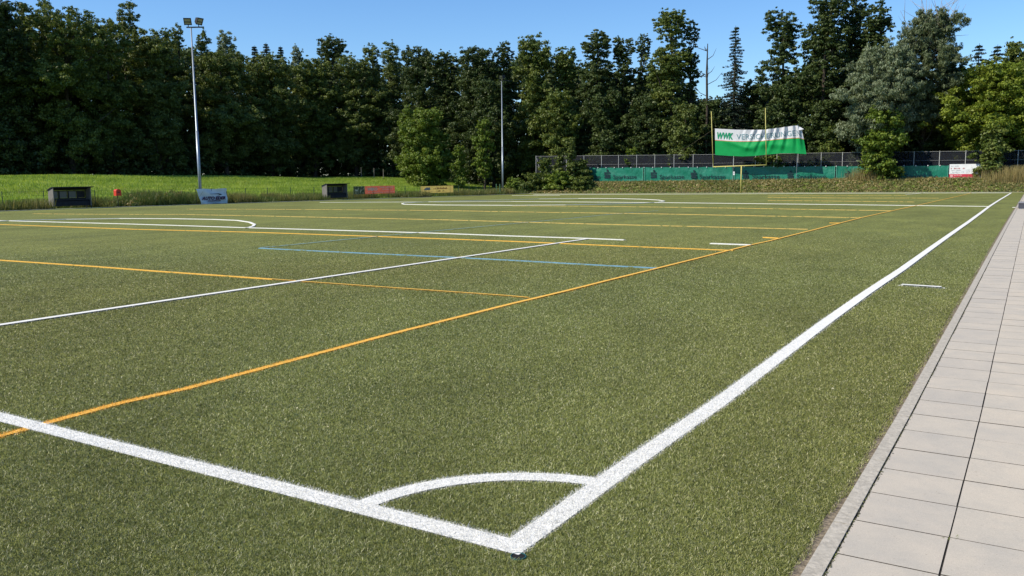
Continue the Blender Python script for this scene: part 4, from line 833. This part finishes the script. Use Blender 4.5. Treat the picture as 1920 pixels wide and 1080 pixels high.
T_ = [ # px, top, extra distance, width px, kind, leaf, label, group, options
    (-60, -20, 4, 195, 'broad', 'dark', 'dark tree cut by the left picture edge at the forest corner', GL, {}),
    (12, -12, 2, 143, 'broad', 'dark', 'tall dark tree at the far left end of the forest, touching the picture top', GL, {}),
    (64, 16, 9, 92, 'birch', 'olive', 'feathery pale birch top just right of the far left tall dark tree', GL, dict(gaps=.2)),
    (103, -3, 5, 80, 'birch', 'mid', 'slim pointed tree top reaching the picture top, left of the broad oak', GL, dict(gaps=.15)),
    (135, 14, 0, 214, 'broad', 'mid', 'broad oak with a lighter green shoulder above the nearer dugout', GL, {}),
    (205, 38, 3, 130, 'broad', 'mid', 'mid green rounded crown between the broad oak and the pointed birch', GL, {}),
    (258, 8, 6, 103, 'birch', 'olive', 'tall pointed birch left of the tall floodlight', GL, dict(gaps=.15)),
    (300, 58, 1, 130, 'broad', 'olive', 'olive coloured crown right of the tall pointed birch', GL, {}),
    (345, 44, 8, 71, 'birch', 'olive', 'thin tree top directly behind the tall floodlight lamps', GL, dict(gaps=.25)),
    (393, 58, 6, 75, 'birch', 'olive', 'short pointed crown just right of the tall floodlight mast', GL, dict(gaps=.2)),
    (436, 52, 7, 92, 'birch', 'silver', 'wispy greyish birch top, second pointed top right of the tall floodlight', GL, dict(gaps=.3)),
    (425, 95, 0, 169, 'broad', 'olive', 'olive broad crown below the wispy greyish birch', GL, {}),
    (487, 85, 15, 64, 'spruce', 'spruce', 'leftmost of the three small dark spruce tops on the forest skyline', 'spruce tops on the skyline', {}),
    (509, 80, 14, 66, 'spruce', 'spruce', 'middle one of the three small dark spruce tops on the forest skyline', 'spruce tops on the skyline', {}),
    (535, 86, 15, 60, 'spruce', 'spruce', 'rightmost of the three small dark spruce tops on the forest skyline', 'spruce tops on the skyline', {}),
    (510, 106, 0, 169, 'broad', 'olive', 'olive green crown below the three small spruce tops', GL, {}),
    (566, 86, 8, 69, 'birch', 'silver', 'pale thin birch top between the spruce tops and the dark broad crown', GL, dict(gaps=.25)),
    (628, 66, 9, 110, 'tall', 'dark', 'dark tree with an open layered top left of the forest middle', GL, dict(gaps=.15)),
    (590, 112, 0, 143, 'broad', 'mid', 'lower rounded crown under the dark open topped tree', GL, {}),
    (668, 104, 1, 143, 'broad', 'olive', 'rounded olive crown left of the pale feathery tree tops', GL, {}),
    (702, 84, 6, 92, 'birch', 'olive', 'left one of the two pale feathery tree tops at the forest middle', GL, dict(gaps=.2)),
    (738, 79, 6, 103, 'birch', 'olive', 'right one of the two pale feathery tree tops at the forest middle', GL, dict(gaps=.2)),
    (788, 87, 2, 130, 'broad', 'dark', 'rounded crown just right of the pale feathery tree tops', GL, {}),
    (842, 95, 3, 90, 'tall', 'dark', 'dark crown with small sky gaps right of the forest middle', GL, dict(gaps=.1)),
    (900, 90, 2, 143, 'broad', 'dark', 'dense dark crown left of the farther floodlight', GL, {}),
    (948, 79, 5, 70, 'tall', 'dark', 'narrow dark tree top above the farther floodlight', GL, {}),
    (925, 150, -4, 117, 'broad', 'dark', 'lower bulging tree directly behind the farther floodlight mast', GL, {}),
    (1003, 64, 2, 120, 'broad', 'mid', 'large light green tree right of the farther floodlight', GR, {}),
    (1060, 88, 5, 90, 'tall', 'mid', 'leafy tree between the large light green tree and the pair of open crowns', GR, {}),
    (1052, 170, -3, 110, 'broad', 'mid', 'lower bright tree above the bramble mound', GR, {}),
    (1120, 62, 2, 122, 'tall', 'dark', 'left one of the pair of open crowned dark trees', GR, dict(gaps=.2)),
    (1167, 73, 4, 92, 'tall', 'dark', 'right one of the pair of open crowned dark trees', GR, dict(gaps=.3)),
    (1135, 170, -1, 120, 'broad', 'dark', 'dense dark lower tree above the leftmost green banner', GR, {}),
    (1205, 66, 5, 60, 'tall', 'dark', 'thin dark crown at the left foot of the tallest middle tree', GR, dict(gaps=.25)),
    (1254, 22, 2, 132, 'tall', 'mid', 'tall tapering tree standing highest between floodlight and spruce', GR, dict(gaps=.12)),
    (1292, 40, 4, 60, 'tall', 'dark', 'slim dark crown at the right flank of the tallest middle tree', GR, dict(gaps=.25)),
    (1215, 180, 0, 110, 'broad', 'dark', 'dark lower crown below the tallest middle tree', GR, {}),
    (1335, 185, 3, 110, 'broad', 'dark', 'dark low crown below the bare dead trunk', GR, {}),
    (1374, 48, 3, 84, 'spruce', 'spruce', 'ragged dark spruce standing above the white and green banner', GR, dict(gaps=.2)),
    (1405, 150, 6, 90, 'broad', 'dark', 'dark crown right below the ragged spruce', GR, {}),
    (1457, 18, 3, 118, 'tall', 'dark', 'tall open tree with sky gaps, right of the ragged spruce', GR, dict(gaps=.42)),
    (1470, 160, 0, 120, 'broad', 'dark', 'dark lower crown behind the right half of the white and green banner', GR, {}),
    (1545, -14, 2, 140, 'tall', 'dark', 'very tall dark tree reaching the picture top, left one of the two', GR, dict(gaps=.15)),
    (1592, -6, 5, 85, 'tall', 'dark', 'slim tall tree squeezed between the two very tall dark trees', GR, dict(gaps=.15)),
    (1632, 4, 3, 92, 'tall', 'dark', 'very tall dark tree just left of the silvery willow', GR, dict(gaps=.12)),
    (1545, 190, -1, 100, 'broad', 'dark', 'dark lower crown left of the silvery willow', GR, {}),
    (1735, 20, -.5, 178, 'willow', 'willow', 'tall grey green willow with bare dead branches sticking out of its top', GR, dict(t0=.3, gaps=.1, deadtop=(.70, 15, 7.0, .075, .34))),
    (1652, 90, -4.5, 170, 'willow', 'silver', 'silvery willow crown bulging out left of the tall willow', GR, dict(t0=.28, deadtop=(.55, 3, 5.5, .06, .35))),
    (1770, 110, 3, 90, 'broad', 'dark', 'dark green crown at the right flank of the tall willow', GR, {}),
    (1720, 195, 3, 150, 'broad', 'dark', 'dark shaded crown at the foot of the tall willow', GR, {}),
    (1824, 82, 9, 120, 'spruce', 'spruce', 'dense dark spruce behind the gap right of the willow', GR, {}),
    (1858, 84, 11, 100, 'spruce', 'spruce', 'second dark spruce, farther right above the yellow green round tree', GR, {}),
    (1895, 82, 8, 110, 'broad', 'mid', 'green crown at the upper right behind the yellow green round tree', GR, {}),
    (1868, 122, -1.5, 205, 'round', 'lime', 'large yellow green round tree at the right edge above the white and red board', GR, dict(t0=.18)),
    (1985, 60, 4, 150, 'broad', 'dark', 'dark tree cut by the right picture edge', GR, {}),
    # free standing trees and bushes before the wood
    (800, 205, -17, 122, 'round', 'bright', 'large dome shaped bushy tree standing alone before the forest', 'free standing trees before the forest', dict(name='bushy_tree', cat='tree', t0=.0)),
    (764, 190, -16, 56, 'column', 'bright', 'narrow taller crown rising at the left of the large dome shaped tree', 'free standing trees before the forest', dict(name='bushy_tree')),
    (862, 271, -16, 42, 'column', 'bright', 'small bushy tree between the dome shaped tree and the ivy covered one', 'free standing trees before the forest', dict(name='bushy_tree')),
    (908, 224, -15, 60, 'column', 'bright', 'slender ivy covered tree left of the farther floodlight mast', 'free standing trees before the forest', dict(name='bushy_tree', t0=.22)),
    (1282, 196, -3.2, 88, 'broad', 'olive', 'lighter leafy young tree standing out before the dark trees left of the goal post', GR, dict(t0=.15)),
    (1557, 238, -3, 40, 'broad', 'mid', 'small light leafy tree right of the white and green banner', GR, dict(t0=.1)),
]
for i_, (px_, tp_, back, wd, kd, mt_, lab, gr_, kw) in enumerate(T_):
    place(px_, tp_, dedge(px_, 0)+back*1.0, wd, kd, mt_, lab, group=gr_, seed=i_+1, **kw)
for i_, (px_, tp_, Y_, wd, kd, mt_, lab, kw) in enumerate([
    (1070, 258, 95.2, 36, 'column', 'olive', 'tall leafy bush growing out of the bramble mound', {}), (1048, 275, 95.4, 30, 'column', 'mid', 'narrow bush left of the tall leafy bush on the mound', {}),
    (1022, 296, 95.0, 40, 'bush', 'mid', 'low round bush at the left end of the mesh fence', {}), (1092, 300, 96.4, 46, 'bush', 'mid', 'bush covering the left end of the leftmost green banner', {}),
    (1184, 279, 99.4, 46, 'bush', 'bright', 'light green bush poking over the leftmost green banner', {}), (1264, 292, 99.3, 34, 'bush', 'bright', 'small pale bush behind the mesh fence left of the goal post', {}),
    (1450, 288, 99.6, 90, 'bush', 'mid', 'wide leafy bush behind the fence under the white and green banner', {}),
    (1650, 198, 95.9, 92, 'broad', 'bright', 'fresh green shrub growing in front of the green banners below the willow', dict(t0=.02)),
    (1612, 255, 99.6, 60, 'column', 'silver', 'silvery shrub behind the fence left of the fresh green shrub', {}),
    (1858, 235, 96.2, 66, 'column', 'mid', 'leafy shrub beside the right end of the white and red board', dict(t0=.0)),
    ]):
    D = ray(px_, 300); place(px_, tp_, (Y_-CAM[1])/D[1]*math.hypot(D[0], D[1]), wd, kd, mt_, lab, cat='bush', group='bushes along the far fence', seed=100+i_, name='bush', **kw)
# bramble mound: several thickets
for i_, (px_, tp_, Y_, wd, lab) in enumerate([(965, 334, 92.6, 60, 'leftmost bramble thicket at the corner of the pitch'), (1005, 326, 93.4, 80, 'middle bramble thicket below the low round bush'), (1050, 322, 93.6, 80, 'bramble thicket below the tall leafy bush'),
                                         (1092, 332, 93.5, 60, 'rightmost bramble thicket before the leftmost green banner')]):
    D = ray(px_, 300); place(px_, tp_, (Y_-CAM[1])/D[1]*math.hypot(D[0], D[1]), wd, 'bush', 'mid' if i_ % 2 else 'bright', lab, cat='bramble thicket', group='bramble thickets on the far left bank', seed=140+i_, name='bramble_thicket', dens=1.3)

# bare dead trunk and pale dead stems
P = atD(1323, 300, dedge(1323, 1)); zt = atD(1323, 82, dedge(1323, 1))[2]; gz_ = float(H(P[0], P[1]))
rt = empty('dead_tree', (P[0], P[1], gz_)); tag(rt, 'bare dead trunk with a few stubs left of the ragged spruce', 'dead tree')
mb = MB(); Ht = zt-gz_; mb.tube([(0, 0, -.3), (.1, 0, Ht*.5), (-.05, 0, Ht*.8), (0, 0, Ht)], [.2, .16, .13, .05], 7); mb.build('trunk', MT['bark']).parent = rt
mb = MB(); g = np.random.default_rng(4)
for k in range(12):
    z = Ht*g.uniform(.55, .97); th = g.uniform(0, 6.28); L = g.uniform(.5, 2.2); mb.tube([(0, 0, z), (math.cos(th)*L*.6, .3*math.sin(th)*L, z+L*.25), (math.cos(th)*L, .4*math.sin(th)*L, z+L*.7)], [.05, .035, .012], 5, caps=False)
mb.build('branches', MT['bark']).parent = rt

# three pale stakes at the meadow's far edge
for u, vt_, lab in ((676.5, 314, 'leftmost'), (700.5, 315, 'middle'), (718, 317, 'rightmost')):
    P = atD(u, 300, dedge(u, -7)); z0 = float(H(P[0], P[1])); zt = atD(u, vt_, dedge(u, -7))[2]; m = MB(); m.tube([(P[0], P[1], z0-.1), (P[0]+.02, P[1], zt)], [.06, .045], 6)
    tag(m.build('wooden_stake', MT['wood'], origin=(P[0], P[1], z0)), lab+' of the three pale stakes at the far meadow edge under the trees', 'stake', 'pale stakes at the meadow edge')

# ------------------------------ masses nobody could count
def sprays(name, C_, Rr, n_each, ll, lw, mat, label, cat, seed, flat=.6, tint=None):
    g = np.random.default_rng(seed); V, Fc, T = leaves(C_, Rr, n_each, ll, lw, g, flat, tintc=tint)
    return tag(mesh_np(name, V, Fc, mat, attr={'tint': T}), label, cat, kind='stuff')
g = np.random.default_rng(50)
# deep wood behind the named trees, closing the view between trunks
Cs = []
skx = [-200, 0, 60, 100, 135, 205, 258, 300, 345, 400, 440, 500, 566, 628, 680, 735, 790, 840, 900, 950, 1003, 1060, 1120, 1180, 1256, 1300, 1340, 1400, 1455, 1500, 1548, 1632, 1680, 1760, 1800, 1860, 1920, 2100]
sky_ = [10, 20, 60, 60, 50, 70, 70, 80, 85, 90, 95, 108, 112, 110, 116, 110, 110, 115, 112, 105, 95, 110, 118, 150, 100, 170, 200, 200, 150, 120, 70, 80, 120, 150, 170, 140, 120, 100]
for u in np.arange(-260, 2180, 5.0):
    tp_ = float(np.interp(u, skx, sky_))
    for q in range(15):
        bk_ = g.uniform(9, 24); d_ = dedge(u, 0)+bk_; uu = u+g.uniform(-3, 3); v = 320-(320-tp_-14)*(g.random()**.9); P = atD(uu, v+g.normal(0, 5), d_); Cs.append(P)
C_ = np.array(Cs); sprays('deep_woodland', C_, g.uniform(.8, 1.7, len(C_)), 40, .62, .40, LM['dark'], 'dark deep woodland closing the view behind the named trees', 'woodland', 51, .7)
Cs = []; 
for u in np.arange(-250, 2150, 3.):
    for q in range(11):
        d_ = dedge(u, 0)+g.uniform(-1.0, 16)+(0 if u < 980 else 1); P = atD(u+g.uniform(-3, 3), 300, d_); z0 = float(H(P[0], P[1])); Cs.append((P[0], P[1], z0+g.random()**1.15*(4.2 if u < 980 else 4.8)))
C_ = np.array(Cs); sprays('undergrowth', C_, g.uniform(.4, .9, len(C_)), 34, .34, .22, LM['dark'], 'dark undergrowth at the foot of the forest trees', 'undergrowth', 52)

def grassmass(name, XY, h0, h1, w, mat, label, cat, seed, tint, lean=.35, hm=None):
    g = np.random.default_rng(seed); n = len(XY); x, y = XY[:, 0], XY[:, 1]; z = H(x, y); th = g.uniform(0, 6.28, n); h = g.uniform(h0, h1, n)*(1 if hm is None else hm); la = g.uniform(0, 6.28, n); ln = g.normal(0, lean, n)*h
    r0 = np.stack([x, y, z-.02], 1); s_ = np.stack([np.cos(th), np.sin(th), 0*th], 1)*(w*g.uniform(.6, 1.4, n))[:, None]/2
    tip = r0+np.stack([np.cos(la)*ln, np.sin(la)*ln, h], 1)
    V = np.stack([r0-s_, r0+s_, tip+s_*.25, tip-s_*.25], 1).reshape(-1, 3)
    return tag(mesh_np(name, V, np.arange(4*n).reshape(-1, 4), mat, attr={'tint': np.clip(tint+g.normal(0, .2, n), 0, 1)}), label, cat, kind='stuff')
n = 260000; xy = np.stack([g.uniform(-101, XL-2.6, n), g.uniform(6, 112, n)], 1)
tn = .45+.22*np.sin(xy[:, 0]*.31+np.sin(xy[:, 1]*.22)*2)*np.sin(xy[:, 1]*.17+.6)+.25*np.sin(xy[:, 0]*1.1+2*np.sin(xy[:, 1]*.5))*np.sin(xy[:, 1]*.8+xy[:, 0]*.3)
grassmass('meadow_grass', xy, .08, .26, .055, LM['meadow'], 'sunlit bright green meadow grass on the rise before the forest', 'grass', 60, tn)
# clumpy tall weeds along the low fence
n = 110000; xx = XL-.45-3.4*g.random(n)**1.1; yy = g.uniform(4, 92, n)
def clear(xv, yv, bottom=False):
    ok = np.ones(len(xv), bool)
    for (u0, u1, X_) in ((88, 176, XL-2.1), (603, 655, XL-2.1), (366, 430, XL-.95), (660, 744, XF-.1), (786, 854, XF-.1), (216, 228, XL-1.2)):
        ya, yb_ = atX(u0, 370, X_)[1], atX(u1, 370, X_)[1]; ok &= ~((yv > ya-.4) & (yv < yb_+.4) & (xv > X_-.1))
    return ok
cl_ = .5+.5*np.sin(yy*.9+2*np.sin(yy*.37))*np.sin(yy*.23+xx*.4); keep = (g.random(n) < .25+.75*cl_) & clear(xx, yy)
xx, yy, cl_ = xx[keep], yy[keep], cl_[keep]
def scaleh(yv): return .35+.65*np.clip(cl_, 0, 1)
o = grassmass('tall_weeds', np.stack([xx, yy], 1), .18, .72, .035, LM['dry'], 'dry tall weeds and grass along the low wire fence', 'weeds', 61, -.05+.62*cl_-.35*np.exp(-((yy-39.5)/5)**2), hm=.75+.5*cl_+.55*np.exp(-((yy-39.5)/5)**2))
n = 1500; cy = np.concatenate([g.uniform(4, 92, 420), g.normal(39, 4.0, 260), g.normal(52, 3, 60)]); n = len(cy); cx = XL-.6-2.6*g.random(n); kp = clear(cx, cy); cx, cy = cx[kp], cy[kp]; n = len(cx)
near = np.exp(-((cy-39.5)/4.5)**2); C_ = np.stack([cx, cy, H(cx, cy)+.03+g.random(n)**1.6*(.20+.85*near)], 1)
sprays('fence_weeds', C_, g.uniform(.08, .22, n), 22, .15, .05, LM['dry'], 'dark leafy weeds thickest around the foot of the tall floodlight', 'weeds', 62, .9)
# bank at the far end
n = 5200; cx = g.uniform(-56, 24, n); cy = YF+.3+6.4*g.random(n)**.8; wv = .5+.5*np.sin(cx*.7+np.sin(cy)*1.3)
C_ = np.stack([cx, cy, H(cx, cy)+g.random(n)*.10], 1)
sprays('bank_weeds', C_, g.uniform(.14, .34, n), 30, .20, .12, LM['dry'], 'yellowish green weeds covering the low bank below the green banners', 'weeds', 63, .55, tint=np.clip(.30+.5*wv*g.random(n)+.30*g.random(n), 0, 1))
n = 1500; cx = g.uniform(-56, 24, n); cy = YF+.3+6.6*g.random(n); C_ = np.stack([cx, cy, H(cx, cy)+g.random(n)*.07], 1)
sprays('bank_leaves', C_, g.uniform(.12, .30, n), 26, .17, .11, LM['bright'], 'green leafy ground cover scattered over the low bank', 'ground cover', 64, .6)
n = 26000; xy = np.stack([g.uniform(-54, 24, n), YF+.25+7*g.random(n)], 1)
grassmass('bank_grass', xy, .12, .42, .04, LM['dry'], 'thin dry grass between the weeds of the low bank', 'grass', 65, g.uniform(.2, .9, n))
n = 5200; cx = g.normal(-.2, 1.3, n); xy = np.stack([np.concatenate([cx, g.normal(-14.6, .9, 900)]), np.concatenate([g.uniform(94, 97, n), g.uniform(95, 96.6, 900)])], 1)
grassmass('straw_grass', xy, .6, 1.5, .03, LM['dry'], 'tall straw coloured grass near the right end of the bank', 'grass', 66, g.uniform(.65, 1, len(xy)), .22)
# weeds in the paving joint and the kerb joint
for (u, v), lab, nn_ in (((1785, 1013), 'tiny green weed at the crossing of two paving joints', 34), ((1560, 1045), 'tiny green weed in the joint beside the kerb', 18)):
    P = gp(u, v); g2 = np.random.default_rng(int(u)); mb = MB()
    for k in range(nn_):
        th = g2.uniform(0, 6.28); L = g2.uniform(.012, .036); d = np.array([math.cos(th), math.sin(th), .25]); s_ = np.array([-math.sin(th), math.cos(th), 0])*.0035; p0 = P+np.array([g2.normal(0, .008), g2.normal(0, .012), .004])
        if u > 1700 and k % 2: p0 = p0+np.array([-.03*g2.random(), .0, 0])
        mb.add([p0, p0+d*L*.5+s_, p0+d*L, p0+d*L*.5-s_], [(0, 1, 2, 3)])
    tag(mb.build('weed', simple('small_weed_leaf', (.16, .19, .04), .6, .3, 90), origin=P), lab, 'weed')
# loose moss and crumbs in the kerb joint
n = 2600; yy = g.uniform(-1, 14, n); cx = kx(yy)+.080+g.normal(0, .004, n); V = []
s_ = g.uniform(.002, .006, n); th = g.uniform(0, 6.28, n)
Vv = np.stack([np.stack([cx+s_*np.cos(th+a), yy+s_*1.6*np.sin(th+a), .004+g.random(n)*.009], 1) for a in (0, 1.57, 3.14, 4.71)], 1).reshape(-1, 3)
tag(mesh_np('joint_moss', Vv, np.arange(4*n).reshape(-1, 4), leafmat('moss', (.05, .045, .03), (.08, .075, .035), (.11, .12, .04), 0), attr={'tint': g.random(n)}), 'brown and green moss crumbs in the joint beside the kerb', 'moss', kind='stuff')
# pale crumbs and dry leaves on the turf
n = 110; r_ = 5+34*g.random(n); az = g.uniform(YAW-.5, YAW+.6, n); cx = CAM[0]+r_*np.sin(az); cy = CAM[1]+r_*np.cos(az); kp = cx < kx(cy)-.1; cx, cy = cx[kp], cy[kp]; n = len(cx)
s_ = g.uniform(.003, .008, n)*(1+.06*np.hypot(cx-CAM[0], cy-CAM[1])); th = g.uniform(0, 6.28, n)
Vv = np.stack([np.stack([cx+s_*np.cos(th+a), cy+s_*.6*np.sin(th+a), Hf(cx, cy)+.016+.004*np.sin(a+th)], 1) for a in (0, 1.57, 3.14, 4.71)], 1).reshape(-1, 3)
tag(mesh_np('leaf_litter', Vv, np.arange(4*n).reshape(-1, 4), leafmat('litter', (.22, .20, .10), (.32, .30, .18), (.46, .43, .30), 0), attr={'tint': g.random(n)}), 'scattered pale leaf crumbs lying on the artificial pitch', 'leaf litter', kind='stuff')
